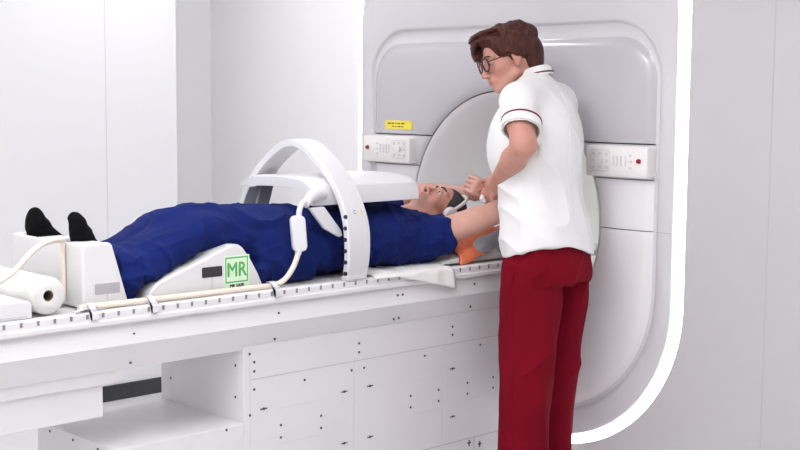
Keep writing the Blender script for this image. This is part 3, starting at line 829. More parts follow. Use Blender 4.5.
# ---- loose white straps beside the roll
bm = bmesh.new()
for P, w_ in (([(0.285, -2.185, 0.806), (0.28, -2.15, 0.812), (0.272, -2.11, 0.806), (0.262, -2.075, 0.803)], 0.008), ):
    S = smooth_path(P, 6); prev = None
    for p in S:
        c = [bm.verts.new(p+Vector((w_, 0, 0))), bm.verts.new(p-Vector((w_, 0, 0))), bm.verts.new(p-Vector((w_, 0, 0.0015))), bm.verts.new(p+Vector((w_, 0, -0.0015)))]
        if prev:
            for k in range(4): bm.faces.new((prev[k], prev[(k+1) % 4], c[(k+1) % 4], c[k]))
        prev = c
tag(obj('strap', bm, 'coil'), 'short white strap lying on the rail between roll and foot box', 'strap')
# ---- white pad at the end of the table
t = thing('table_pad', 'low white block on the table end in front of the paper roll', 'pad', (0.1, -2.6, 0.80))
bm = bmesh.new(); prism(bm, [(-2.95, 0.8005), (-2.315, 0.8005), (-2.315, 0.844), (-2.323, 0.852), (-2.95, 0.866)], 0, -0.22, 0.274)
obj('pad_body', bm, 'coil', t, bevel=0.005, seg=3)
obj('pad_joint', B(0.26, 0.2755, -2.90, -2.33, 0.8085, 0.8100), 'joint', t)

# ---- paper sheet under the patient, corner hanging over the rail
W_ = [(-0.22, 0.806), (0.10, 0.805), (0.20, 0.806), (0.262, 0.8045), (0.288, 0.8035), (0.2965, 0.798)]
bm = bmesh.new(); NY = 26; y0, y1 = -1.00, -0.600
grid = []
for j in range(NY+1):
    f = j/NY; y = y0+(y1-y0)*f
    hang = 0.004 + 0.072*max(0, (f-0.28)/0.72)
    row = []
    for x, z in W_: row.append(Vector((x, y, z + 0.0022*math.sin(y*70+x*30)*(x < 0.28) + (0.012*math.exp(-((f-0.15)/0.10)**2) if x > 0.1 and x < 0.27 else 0))))
    for k in range(1, 7): row.append(Vector((0.2985+0.003*math.sin(y*60)+0.005*k/6*f, y+0.010*k/6*f, 0.797-hang*k/6)))
    grid.append(row)
V_ = [[bm.verts.new(p) for p in r_] for r_ in grid]
for a, b in zip(V_, V_[1:]):
    for k in range(len(a)-1): bm.faces.new((a[k], a[k+1], b[k+1], b[k]))
sh = obj('paper_sheet', bm, 'cloth', smooth=50); tag(sh, 'white paper sheet under the shoulders with a corner over the rail', 'sheet')
s_ = sh.modifiers.new('thick', 'SOLIDIFY'); s_.thickness = 0.0012; s_.offset = 1

# ---- head and arm support
t = thing('head_support', 'white moulded head tray on the table under the raised arm', 'head rest', (0.03, -0.3, 0.80))
bm = bmesh.new()
prism(bm, [(-0.60, 0.803), (-0.56, 0.803), (-0.12, 0.803), (-0.12, 0.895), (-0.14, 0.90), (-0.26, 0.878), (-0.42, 0.838), (-0.585, 0.811)], 0, -0.235, 0.235)
obj('tray', bm, 'cushion', t, bevel=0.006, seg=3)
bm = bmesh.new(); tube(bm, smooth_path([(0.244, -0.20, 0.815), (0.246, -0.265, 0.822), (0.247, -0.300, 0.850), (0.246, -0.285, 0.885), (0.243, -0.235, 0.905), (0.240, -0.18, 0.908)], 6), 0.0035, 8)
q = obj('tray_cord', bm, 'slot', t, smooth=60); tag(q, 'grey looped cord')
# ================================================================== BODY HELPERS
def headframe(O, f, s, u, sc=1.0):
    O = np.array(O, float); A = np.array([unit(f), unit(s), unit(u)])
    def P(a, b, c): return O + (np.array([a, b, c])*sc) @ A
    return P, A
def build_head(F, P, A, sc, female=False, k=0.008):
    E = lambda c, r, kk=k, op='u': F.ell(P(*c), np.array(r)*sc, A, kk, op)
    Cp = lambda p, q, r0, r1=None, kk=k, op='u': F.cap(P(*p), P(*q), r0*sc, (r1 if r1 is not None else r0)*sc, kk, op)
    E((-0.012, 0, 0.030), (0.093, 0.073, 0.084))
    E((0.030, 0, -0.030), (0.054, 0.057, 0.078), 0.02)
    E((-0.050, 0, -0.015), (0.050, 0.058, 0.060), 0.02)
    for s in (-1, 1):
        Cp((-0.002, s*0.050, -0.062), (0.060, s*0.016, -0.100), 0.019, 0.017, 0.016)
        E((0.050, s*0.039, -0.030), (0.026, 0.022, 0.024), 0.012)
        Cp((0.080, s*0.014, 0.021), (0.066, s*0.048, 0.018), 0.0095, 0.0085, 0.010)
    E((0.070, 0, -0.103), (0.017, 0.022, 0.015), 0.010)
    for s in (-1, 1): E((0.094, s*0.032, 0.000), (0.021, 0.017, 0.0125), 0.007, 's')
    for s in (-1, 1):     # lids
        E((0.071, s*0.032, -0.001), (0.0125, 0.0150, 0.0125), 0.002)
    Cp((0.081, 0, 0.008), (0.103, 0, -0.035), 0.0088, 0.0108, 0.008)
    E((0.106, 0, -0.040), (0.0135, 0.0125, 0.0110), 0.006)
    for s in (-1, 1):
        E((0.092, s*0.0135, -0.044), (0.0110, 0.0075, 0.0085), 0.004)
        E((0.099, s*0.0070, -0.0515), (0.0050, 0.0034, 0.0050), 0.002, 's')
    E((0.078, 0, -0.070), (0.020, 0.027, 0.022), 0.010)
    Cp((0.0965, 0, -0.0660), (0.085, 0.021, -0.0700), 0.0058, 0.0035, 0.004); Cp((0.0965, 0, -0.0660), (0.085, -0.021, -0.0700), 0.0058, 0.0035, 0.004)
    Cp((0.0945, 0, -0.0775), (0.084, 0.018, -0.0735), 0.0064, 0.0035, 0.004); Cp((0.0945, 0, -0.0775), (0.084, -0.018, -0.0735), 0.0064, 0.0035, 0.004)
    Cp((0.103, 0.016, -0.0718), (0.103, -0.016, -0.0718), 0.0022, 0.0022, 0.003, 's')
    for s in (-1, 1):     # ears
        E((-0.012, s*0.077, -0.004), (0.020, 0.0075, 0.031), 0.006)
        E((-0.006, s*0.072, -0.034), (0.010, 0.007, 0.011), 0.005)
        E((-0.006, s*0.086, -0.004), (0.011, 0.0055, 0.018), 0.003, 's')
def hand(F, w, x, y, n, curl=(0.5, 0.6, 0.4), sc=1.0, spread=0.05, thumb=(0.7, 0.6, 0.25)):
    w = np.array(w, float); x = unit(x); y = unit(np.array(y)-x*np.dot(x, y)); n_ = np.cross(x, y); n_ = n_ if np.dot(n_, n) > 0 else -n_
    A = np.array([x, y, n_])
    F.cap(w-x*0.02, w+x*0.03, 0.026*sc, 0.028*sc, 0.01)
    F.slab(w+x*0.050*sc, (0.046*sc, 0.040*sc, 0.0145*sc), 0.013*sc, A, 0.010)
    for off, ln in ((0.030, 0.070), (0.010, 0.079), (-0.010, 0.073), (-0.029, 0.058)):
        p = w + x*0.088*sc + y*off*sc; a = 0; pts = [p-x*0.02]; pts.append(p)
        for c, fr in zip(curl, (0.45, 0.32, 0.23)):
            a += c; d = x*math.cos(a)+n_*math.sin(a)+y*off*spread*10*0.1
            p = p + unit(d)*ln*fr*sc; pts.append(p)
        F.chain(pts, [0.0092*sc, 0.0092*sc, 0.0085*sc, 0.0080*sc, 0.0070*sc], 0.0025)
    p = w + x*0.022*sc + y*0.028*sc + n_*0.006*sc; d = unit(x*thumb[0]+y*thumb[1]+n_*thumb[2])
    q = p+d*0.040*sc; r = q+unit(d+x*0.5-y*0.3)*0.030*sc; r2 = r+unit(d+x*0.8-y*0.5)*0.024*sc
    F.chain([p, q, r, r2], [0.0150*sc, 0.0115*sc, 0.0100*sc, 0.0085*sc], 0.004)
def head_spots(P, lip, cheek, brow=None):
    S = []
    for s in (-1, 1): S.append((P(0.060, s*0.042, -0.038), 0.032, cheek, 0.55))
    S.append((P(0.104, 0, -0.042), 0.018, cheek, 0.6))
    for s in (-1, 0, 1): S.append((P(0.090, s*0.011, -0.072), 0.013, lip, 0.9))
    return S
def eye_parts(P, A, sc, root, iris='iris'):
    for s in (-1, 1):
        bm = bmesh.new(); bmesh.ops.create_uvsphere(bm, u_segments=20, v_segments=12, radius=0.0112*sc)
        bm.transform(Matrix.Translation(Vector(P(0.0728, s*0.032, -0.0025))))
        e = obj('eye', bm, 'eye', root, smooth=True)
        d = unit(A[0]*1.0 - A[2]*0.25)
        bm = bmesh.new(); cyl(bm, Vector(P(0.0728, s*0.032, -0.0025))+Vector(d)*0.0102*sc, d, 0.0056*sc, 0.0018*sc, 16, 0.004*sc)
        q = obj('iris', bm, iris, e, smooth=True)
def tube_part(name, pts, r, material, root, n=8, radii=None, flat=1.0, it=5):
    S = smooth_path(pts, it)
    if radii: rr = [np.interp(i/(len(S)-1), np.linspace(0, 1, len(radii)), radii) for i in range(len(S))]
    else: rr = None
    return obj(name, tube(bmesh.new(), S, r, n, rr, flat=flat), material, root, smooth=60)

# ================================================================== PATIENT (supine, head towards the bore)
pt = thing('person', 'man in navy clothes and black socks lying on the table, arms raised overhead', 'person', (0, -1.2, 0.82))
O_H = (-0.012, -0.366, 0.986); f_, s_, u_ = (0.00, -0.27, 0.955), (0.968, -0.20, -0.05), (0.24, 0.935, 0.262)
f_ = unit(f_); s_ = unit(np.array(s_)-f_*np.dot(f_, s_)); u_ = np.cross(f_, s_)
PH, AH = headframe(O_H, f_, s_, u_, 0.985)
F = Field((-0.42, -2.17, 0.80), (0.36, 0.10, 1.19), 0.0042)
build_head(F, PH, AH, 0.985)
neck0 = PH(-0.030, 0, -0.075); F.cap(neck0, (0.0, -0.53, 0.925), 0.056, 0.062, 0.02)
F.cap(PH(0.020, 0, -0.100), (0.0, -0.64, 0.955), 0.046, 0.050, 0.02)
F.sect([(-1.22, 0, 0.915, 0.16, 0.085), (-1.05, 0, 0.915, 0.155, 0.095), (-0.85, 0, 0.92, 0.155, 0.10), (-0.65, 0, 0.915, 0.165, 0.09), (-0.56, 0, 0.91, 0.11, 0.06)], 0.03, axis=1)
Ls, Le, Lw = np.array((0.165, -0.60, 0.905)), at(514, 206, 5.06), at(493, 197, 5.20)
F.chain([Ls, Ls*0.45+Le*0.55, Le, Le*0.65+Lw*0.35, Lw], [0.060, 0.050, 0.041, 0.043, 0.028], 0.012)
hx = unit(at(481, 190, 5.19)-Lw); hand(F, Lw, hx, (0, 0.2, 1), (-1, 0, 0), (0.7, 0.9, 0.6), thumb=(0.85, 0.25, 0.35))
Rs, Re, Rw = np.array((-0.165, -0.57, 0.935)), np.array((-0.285, -0.295, 1.030)), at(470, 193, 5.40)
F.chain([Rs, Re], [0.055, 0.042], 0.012); F.chain([Re, Re*0.6+Rw*0.4, Rw], [0.042, 0.042, 0.029], 0.010)
hx2 = unit(at(484, 189, 5.33)-Rw); hand(F, Rw, hx2, (0.2, -0.3, 1), (0.5, -0.6, 0.2), (0.7, 0.9, 0.6), thumb=(0.85, 0.25, 0.35))
for s in (-1, 1):
    hip, kn, an, he = (s*0.09, -1.16, 0.91), (s*0.10, -1.60, 0.962 if s > 0 else 0.915), (s*0.095-0.012, -1.985, 0.912), (s*0.10-0.012, -2.055, 0.878)
    F.chain([hip, kn, an, he], [0.085, 0.040, 0.022, 0.022], 0.006)
    tx = 0.118 if s > 0 else -0.120; oy = 0.018 if s > 0 else 0.0
    F.chain([he, (tx, -2.082+oy, 1.015), (tx, -2.095+oy, 1.045)], [0.022, 0.022, 0.014], 0.012)
    F.cap(an, (tx, -2.06+oy, 0.970), 0.024, 0.020, 0.02)
me = F.mesh('body')
sp = head_spots(PH, (0.26, 0.07, 0.06), (0.46, 0.14, 0.11)) + [(O_H, 0.16, (0.46, 0.205, 0.155), 0.9)] + [(PH(0.065, s*0.02, -0.095), 0.045, (0.27, 0.145, 0.115), 0.6) for s in (-1, 1)] + [(PH(0.03, s*0.055, -0.06), 0.04, (0.30, 0.15, 0.12), 0.5) for s in (-1, 1)] + [(PH(0.100, s*0.007, -0.052), 0.008, (0.08, 0.02, 0.02), 0.9) for s in (-1, 1)] + [(PH(0.082, s*0.032, 0.0), 0.020, (0.30, 0.12, 0.10), 0.5) for s in (-1, 1)]  # stubble and flush tones; nostril shade put into the tint, darker round the eyes
sp.append((at(482, 190, 5.3), 0.05, (0.52, 0.17, 0.14), 0.8)); sp.append((at(484, 190, 5.19), 0.05, (0.56, 0.20, 0.16), 0.7))
tint_mesh(me, (0.58, 0.32, 0.26), sp)
obj('body', me, 'skin', pt)
eye_parts(PH, AH, 0.985, pt)
for s in (-1, 1):
    q = tube_part('eyebrow', [PH(0.0915, s*0.013, 0.0205), PH(0.0885, s*0.027, 0.0265), PH(0.0745, s*0.045, 0.0230)], 0.004, 'hair_dark', pt, radii=[0.0026, 0.0040, 0.0020])
# short hair
F = Field(PH(0, 0, 0)-0.17, PH(0, 0, 0)+0.17, 0.004)
F.ell(PH(-0.015, 0, 0.033), np.array((0.0955, 0.0765, 0.0875))*0.985, AH, 0.0)
F.ell(PH(-0.052, 0, -0.012), np.array((0.052, 0.061, 0.060))*0.985, AH, 0.01)
F.ell(PH(0.098, 0, -0.02), np.array((0.082, 0.095, 0.092)), AH, 0.006, 's')
F.ell(PH(0.01, 0, -0.10), np.array((0.09, 0.12, 0.055)), AH, 0.006, 's')
for s in (-1, 1): F.ell(PH(-0.008, s*0.085, -0.012), (0.028, 0.02, 0.034), AH, 0.004, 's')
obj('hair', F.mesh('hair', 1), 'hair_dark', pt)
# navy tunic
F = Field((-0.33, -1.34, 0.795), (0.33, -0.38, 1.13), 0.0045)
F.sect([(-1.32, 0, 0.915, 0.215, 0.115), (-1.18, 0, 0.918, 0.220, 0.125), (-1.02, 0, 0.915, 0.222, 0.117), (-0.85, 0, 0.918, 0.222, 0.124), (-0.70, 0.0, 0.912, 0.218, 0.120), (-0.61, 0, 0.900, 0.195, 0.100), (-0.53, 0, 0.905, 0.12, 0.070)], 0.01, axis=1, pw=2.5)
La = unit(Le-Ls); Ra = unit(Re-Rs)
F.cap(Ls-La*0.02, Ls+La*0.095, 0.070, 0.066, 0.04)
F.cap((0.13, -0.64, 0.885), Ls+La*0.08-np.array((0, 0, 0.02)), 0.070, 0.048, 0.03)
F.cap(Rs-Ra*0.02, Rs+Ra*0.11, 0.078, 0.072, 0.04)
# cut sleeve openings flat and the neckline
F.slab(Ls+La*(0.082+0.1), (0.1, 0.14, 0.14), 0.002, np.array([La, unit(np.cross(La, (0, 0, 1))), unit(np.cross(La, np.cross(La, (0, 0, 1))))]), 0.004, 's')
F.ell(PH(0.0, 0.01, -0.052), (0.095, 0.098, 0.066), AH, 0.010, 's')
def folds_top(v):
    a = v*np.array([9, 7, 9]) + 3; b = np.stack([v[:, 0]*6+v[:, 1]*13, v[:, 1]*5-v[:, 0]*6, v[:, 2]*16], 1)
    d = np.linalg.norm((v-(Ls+La*0.05))/np.array([0.16, 0.22, 0.13]), axis=1)
    rad = np.clip(1.3-d, 0, 1)*0.006*ridge(np.stack([v[:, 0]*5, (v[:, 1]+0.8*v[:, 2])*22, v[:, 2]*5], 1))
    return 0.004*vnoise(a) + 0.010*np.maximum(ridge(b), 0)**1.5 - 0.003 + 0.006*np.maximum(ridge(b*1.8), 0)**2 + rad
obj('tunic', F.mesh('tunic', 2, folds_top), 'blue', pt)
# navy trousers
F = Field((-0.33, -2.02, 0.795), (0.33, -1.19, 1.14), 0.0045)
F.sect([(-1.40, 0, 0.925, 0.205, 0.110), (-1.30, 0, 0.920, 0.215, 0.122), (-1.20, 0, 0.915, 0.215, 0.120)], 0.02, axis=1, pw=2.5)
for s in (-1, 1):
    dz = 0.0 if s > 0 else -0.038; y_ = 0.0 if s > 0 else 0.04
    F.sect([(-1.995, s*0.095-0.012, 0.934+dz*.3, 0.058, 0.050), (-1.93, s*0.098-0.01, 0.922+dz*.8, 0.066, 0.046), (-1.80, s*0.105, 0.955+dz, 0.080, 0.059), (-1.68, s*0.112, 0.990+dz, 0.088, 0.068), (-1.58, s*0.112, 0.990+dz*.6, 0.092, 0.072),
            (-1.45, s*0.106, 0.962, 0.100, 0.083), (-1.33, s*0.100, 0.928, 0.110, 0.106), (-1.25, s*0.10, 0.915, 0.105, 0.108)], 0.03, axis=1, pw=2.2)
# slack cloth hanging down beside the near calf and thigh
F.sect([(-1.978, 0.150, 0.878, 0.060, 0.078), (-1.93, 0.158, 0.880, 0.066, 0.078), (-1.905, 0.155, 0.90, 0.050, 0.06)], 0.03, axis=1, pw=2.6)
F.sect([(-1.90, 0.170, 0.900, 0.050, 0.040), (-1.80, 0.172, 0.935, 0.052, 0.048), (-1.68, 0.178, 0.985, 0.050, 0.050)], 0.03, axis=1)
F.sect([(-1.45, 0.17, 0.87, 0.05, 0.068), (-1.34, 0.17, 0.868, 0.055, 0.07), (-1.2, 0.165, 0.87, 0.055, 0.07)], 0.03, axis=1, pw=2.6)
def folds_leg(v):
    b = np.stack([v[:, 0]*5, v[:, 1]*3.2+v[:, 2]*6, v[:, 2]*13-v[:, 1]*4.2+v[:, 0]*3], 1)
    c = np.stack([v[:, 0]*9, v[:, 1]*16+v[:, 2]*6, v[:, 2]*12+v[:, 1]*5], 1)
    r = ridge(b); w = np.clip((v[:, 1]+2.02)/0.08, 0.2, 1)
    return (0.021*np.maximum(r, 0)**2 - 0.004 + 0.006*np.maximum(ridge(c), 0)**1.5 + 0.005*np.maximum(ridge(b*1.9), 0)**2)*w
obj('trousers', F.mesh('trousers', 2, folds_leg), 'blue', pt)
# black socks
for s in (-1, 1):
    tx = 0.118 if s > 0 else -0.120; ax_ = s*0.095-0.012
    F = Field((tx-0.09, -2.18, 0.82), (tx+0.09, -1.90, 1.16), 0.004)
    oy = 0.018 if s > 0 else 0.0; th_ = 0.80 if s > 0 else 1.0
    an, he = (ax_, -1.985, 0.925), (s*0.10-0.012, -2.063+oy, 0.880)
    F.chain([(ax_, -1.935, 0.915), an, he], [0.030, 0.042, 0.036], 0.015)
    F.chain([he, (tx, -2.085+oy, 1.015)], [0.034*th_, 0.036*th_], 0.02)
    F.ell((tx, -2.093+oy, 1.042), (0.041, 0.026*th_, 0.038), None, 0.02)
    F.ell((tx-s*0.012, -2.101+oy, 1.066), (0.022, 0.017, 0.018), None, 0.012)
    F.cap(an, (tx, -2.072+oy, 1.005), 0.038*th_, 0.030*th_, 0.03)
    obj('sock', F.mesh('sock', 2, lambda v: 0.0015*ridge(v*np.array([30, 40, 55]))), 'sock', pt)

# ---- white headset on the patient
t = thing('headset', 'white padded headset around the head of the lying man', 'headset', tuple(O_H))
P_ = [PH(0.006+0.01*math.sin(a), 0.090*math.cos(a), -0.012+0.140*math.sin(a)) if math.sin(a) > 0 else PH(0.006, 0.090*math.cos(a), -0.012) for a in np.linspace(0, PI, 13)]
tube_part('headband', P_, 0.007, 'coil', t, n=10, it=4)
for s in (-1, 1):
    bm = bmesh.new(); cyl(bm, PH(-0.008, s*0.088, -0.012), s*AH[1], 0.036, 0.018, 24, 0.030)
    obj('ear_cup', bm, 'coil', t, bevel=0.005, seg=3)

# ---- orange cloth and grey foam under the raised arm
def drape(name, rows, material, label, cat, th=0.010, nx=6):
    """rows: list of cross-lines (lists of points); surface through them, thickened"""
    bm = bmesh.new(); L_ = [smooth_path(r, nx) for r in rows]
    cols = []
    for j in range(len(L_[0])): cols.append(smooth_path([l[j] for l in L_], nx))
    V_ = [[bm.verts.new(p+Vector((0, 0, 0.0045*math.sin(p.y*55+p.x*25)+0.002*math.sin(p.y*130)))) for p in c] for c in cols]
    for a, b in zip(V_, V_[1:]):
        for k in range(len(a)-1): bm.faces.new((a[k], a[k+1], b[k+1], b[k]))
    o = obj(name, bm, material, smooth=60); tag(o, label, cat)
    m = o.modifiers.new('thick', 'SOLIDIFY'); m.thickness = th; m.offset = 0
    return o
def tz(y): return float(np.interp(y, [-0.585, -0.42, -0.26, -0.14], [0.811, 0.838, 0.878, 0.90]))
rows = []
for y in (-0.50, -0.42, -0.34, -0.26, -0.18):
    z = tz(y)+0.012; dz = 0.030*math.sin((y+0.50)/0.32*PI)**2
    drop = 0.026 if y < -0.36 else 0.006
    rows.append([(0.10, y+0.02, z), (0.17, y+0.01, z+dz+0.014), (0.215, y, z+dz+0.010), (0.244, y-0.008, z-0.004), (0.250, y-0.012, z-0.012-drop)])
drape('gel_cloth', rows, 'orange', 'orange gel cloth spread over the white tray under the arm', 'cloth')
F = Field((0.10, -0.47, 0.80), (0.30, -0.20, 0.98), 0.004)
F.slab((0.232, -0.315, tz(-0.315)+0.016), (0.024, 0.070, 0.028), 0.012, np.array([[1, 0, 0], unit((0, 1, 0.24)), unit((0, -0.24, 1))]))
F.ell((0.236, -0.385, tz(-0.385)+0.014), (0.024, 0.045, 0.030), None, 0.02)
tag(obj('foam_block', F.mesh('foam', 2, lambda v: 0.003*vnoise(v*60)), 'greypad'), 'blue-grey foam piece on the orange cloth at the tray edge', 'foam pad')
# ================================================================== STANDING NURSE
T0 = 4.93
F2 = np.array([-math.sin(YAW), math.cos(YAW)])
R2 = np.array([math.cos(YAW), math.sin(YAW)])
# local frame: x = towards her back-left, y = away from the couch foot, z up; origin on the floor between her feet
OR = at(541, 478, T0); OR[2] = 0
def Lp(x, y, dd=0.0):
    p = at(x, y, T0+dd) - OR; return np.array([p[:2]@R2, p[:2]@F2, p[2]])
LM = Matrix(((R2[0], F2[0], 0, OR[0]), (R2[1], F2[1], 0, OR[1]), (0, 0, 1, 0), (0, 0, 0, 1)))
def to_world(me): me.transform(LM); return me
PX = T0/F_PX
def row(y, xl, xr, dd=0.0, dr=None, an=-35, asp=0.80):
    """section from the outline xl..xr at image row y; width/depth split for a torso turned by an"""
    c = Lp((xl+xr)/2, y, dd); hw = (xr-xl)/2*PX
    if an == 0: return (c[2], c[0], c[1], hw, dr if dr else hw*asp)
    a = math.radians(an); k = math.sqrt((math.cos(a)*asp)**2+math.sin(a)**2)
    return (c[2], c[0], c[1], hw/k*asp, hw/k, a)
wm = thing('person', 'woman with short auburn hair, spectacles, white tunic and crimson trousers standing beside the table', 'person', tuple(OR))
SCL = 1.0
OH = Lp(506.5, 58.0, 0.0)
fh = unit((-0.90, -0.27, -0.30)); uh = unit(np.array((-0.29, 0.06, 0.95))); uh = unit(uh-fh*np.dot(uh, fh)); shd = np.cross(uh, fh)
PW, AW = headframe(OH, fh, shd, uh, SCL)
front = np.array((-0.82, 0.57, 0)); left = np.array((-0.57, -0.82, 0))
F = Field((-0.30, -0.34, 0.02), (0.27, 0.42, 1.76), 0.0040)
build_head(F, PW, AW, SCL, True)
nb = Lp(535, 84, 0.02)
F.cap(PW(-0.030, 0, -0.070), nb, 0.050, 0.056, 0.02)
LS, LE, LW = Lp(517, 102, -0.165), Lp(524, 145, -0.275), Lp(498, 181, -0.05)
RS, RE, RW = Lp(557, 103, 0.10), Lp(548, 150, 0.22), Lp(510, 186, 0.20)
F.cap(LS, RS, 0.055, 0.055, 0.03)
F.sect([row(262, 518, 576), row(230, 518, 576), row(185, 516, 566), row(140, 514, 566), row(105, 518, 560)], 0.04)
F.chain([LS, LS*0.5+LE*0.5, LE, LE*0.6+LW*0.4, LW], [0.055, 0.051, 0.045, 0.046, 0.0315], 0.015)
F.chain([RS, RE, RE*0.6+RW*0.4, RW], [0.053, 0.043, 0.043, 0.030], 0.015)
hd = unit(Lp(488.5, 192.5, 0.04)-LW); hand(F, LW, hd, (-0.35, 0.1, 0.93), (0.2, 0.6, -0.5), (0.35, 0.6, 0.5), 0.93, thumb=(0.85, 0.3, 0.3))
hd = unit(Lp(492, 192, 0.26)-RW); hand(F, RW, hd, (-0.3, -0.1, 0.95), (-0.2, -0.8, -0.3), (0.5, 0.6, 0.5), 0.93)
for s in (1, -1):
    hp = Lp(541, 275, 0)+left*0.085*s; kn = Lp(530 if s > 0 else 557, 375, -0.075*s); an_ = Lp(526 if s > 0 else 553, 457, -0.075*s)
    F.chain([hp, kn, an_], [0.080, 0.052, 0.036], 0.03)
    F.cap(an_, an_+np.array((0, 0, -0.03))+front*0.02, 0.034, 0.034)
    F.cap(an_+np.array((0, 0, -0.035)), an_*np.array([1, 1, 0])+front*0.12+np.array((0, 0, 0.035)), 0.034, 0.026, 0.02)
me = F.mesh('body')
tint_mesh(me, (0.53, 0.26, 0.20), head_spots(PW, (0.33, 0.07, 0.07), (0.52, 0.18, 0.14)) + [(LE, 0.06, (0.55, 0.20, 0.16), 0.5), (LW, 0.09, (0.55, 0.23, 0.18), 0.5)])
obj('body', to_world(me), 'skin', wm)
def W(p): return LM @ Vector(p)
PWw, AWw = (lambda a, b, c: np.array(W(PW(a, b, c)))), np.array([np.array(LM.to_3x3() @ Vector(v)) for v in AW])
eye_parts(PWw, AWw, SCL, wm)
for s in (-1, 1):
    tube_part('eyebrow', [PWw(0.0925, s*0.013, 0.0215), PWw(0.0895, s*0.028, 0.0270), PWw(0.0745, s*0.046, 0.0220)], 0.003, 'brow', wm, radii=[0.0022, 0.0030, 0.0014])
# ---- hair
F = Field(OH-0.2, OH+0.2, 0.0030)
E = lambda c, r, k=0.012, op='u': F.ell(PW(*c), np.array(r)*SCL, AW, k, op)
E((-0.024, 0, 0.040), (0.104, 0.086, 0.080), 0)
E((-0.087, 0, 0.000), (0.060, 0.080, 0.080), 0.02)
E((-0.086, 0, -0.055), (0.042, 0.062, 0.046), 0.02)
for s in (-1, 1):
    E((-0.015, s*0.074, 0.030), (0.062, 0.020, 0.048), 0.02)
    E((0.040, s*0.064, 0.060), (0.028, 0.020, 0.026), 0.015)
E((0.058, 0.0, 0.090), (0.042, 0.062, 0.022), 0.02)
E((0.088, -0.056, 0.050), (0.022, 0.024, 0.036), 0.012)
rs = np.random.default_rng(11)
for i in range(210):      # locks combed from a parting at the crown outwards
    az = rs.uniform(-PI, PI); crown = np.array((-0.02, 0.0, 0.125)); n_pts = 9
    reach = 1.9 if abs(az) > 1.9 else (1.30 if abs(az) > 1.0 else 0.75)
    if abs(az) > 2.3: reach = 2.25
    st = rs.uniform(0.05, 0.7); en = min(reach, st+rs.uniform(0.7, 1.2)); pts = []; ph = rs.uniform(0, 6)
    lift = rs.uniform(0.0, 0.019)
    for j in range(n_pts):
        th = st+(en-st)*j/(n_pts-1); a2 = az+0.22*math.sin(th*5+ph)*0.6+0.25*(th)*(1 if az > 0 else -1)*rs.uniform(0.2, 0.4)
        rr_ = 1.0+lift*6*math.sin(j/(n_pts-1)*PI)+0.055*math.sin(th*9+ph)
        c0 = np.array((-0.030, 0, 0.030 if th < 1.6 else 0.030-0.03*(th-1.6)))
        q = c0+np.array((0.105*math.sin(th)*math.cos(a2), 0.086*math.sin(th)*math.sin(a2), 0.086*math.cos(th)))*rr_
        if q[0] > 0.055 and q[2] < 0.055 and abs(q[1]) < 0.06 and q[1] > -0.02: break
        pts.append(PW(*q))
    if len(pts) > 2:
        rad = [0.0080*(0.5+0.8*math.sin(PI*(k+0.7)/(len(pts)+0.6))) for k in range(len(pts))]; rad[-1] = 0.0025
        F.chain(pts, rad, 0.0025)
for i in range(26):       # fringe swept to the far side and forward
    y0 = rs.uniform(-0.03, 0.06); pts = []; e = rs.uniform(-0.075, -0.02)
    for j in range(7):
        w_ = j/6; pts.append(PW(0.030+0.075*math.sin(w_*2.0)+rs.normal(0, 0.0015), y0+(e-y0)*w_**1.4, 0.112-(0.024 if e > -0.05 else 0.085)*w_**1.7+0.010*math.sin(w_*PI)))
    F.chain(pts, [0.006, 0.007, 0.007, 0.0065, 0.006, 0.0045, 0.0022], 0.003)
E((0.112, 0.022, 0.004), (0.068, 0.056, 0.068), 0.004, 's')
E((0.105, 0.0, -0.025), (0.075, 0.034, 0.075), 0.004, 's')
E((0.000, 0.090, -0.026), (0.020, 0.022, 0.022), 0.006, 's')
E((0.035, 0.085, -0.030), (0.045, 0.030, 0.048), 0.006, 's')
E((0.000, 0.0, -0.120), (0.080, 0.060, 0.05), 0.006, 's')
obj('hair', to_world(F.mesh('hair', 1)), 'hair_auburn', wm)
# ---- spectacles
bm = bmesh.new()
def rim(s, n=28):
    pts = []
    for i in range(n+1):
        a = 2*PI*i/n; ca, sa = math.cos(a), math.sin(a)
        pts.append(Vector(PWw(0.103-0.006*abs(ca)*(ca*s > 0), s*0.034+0.0250*np.sign(ca)*abs(ca)**0.8, -0.003+0.0235*np.sign(sa)*abs(sa)**0.85)))
    return pts
for s in (-1, 1): tube(bm, rim(s), 0.0034, 8)
tube(bm, smooth_path([PWw(0.103, -0.0095, 0.000), PWw(0.107, 0, 0.003), PWw(0.103, 0.0095, 0.000)], 4), 0.0022, 8)
sp_ = obj('spectacles', bm, 'specs', wm, smooth=60)
for s in (-1, 1):
    tube_part('temple_arm', [PWw(0.098, s*0.0585, 0.004), PWw(0.088, s*0.069, 0.005), PWw(0.040, s*0.077, 0.006), PWw(-0.004, s*0.080, 0.006)], 0.0020, 'specs', sp_, n=8)
    bm = bmesh.new(); vs = [bm.verts.new(p) for p in rim(s)[:-1]]; f = bm.faces.new(vs)
    r = bmesh.ops.extrude_face_region(bm, geom=[f]); 
    for v in [g for g in r['geom'] if isinstance(g, bmesh.types.BMVert)]: v.co -= Vector(AWw[0])*0.0012
    obj('spectacle_lens', bm, 'lens', sp_)
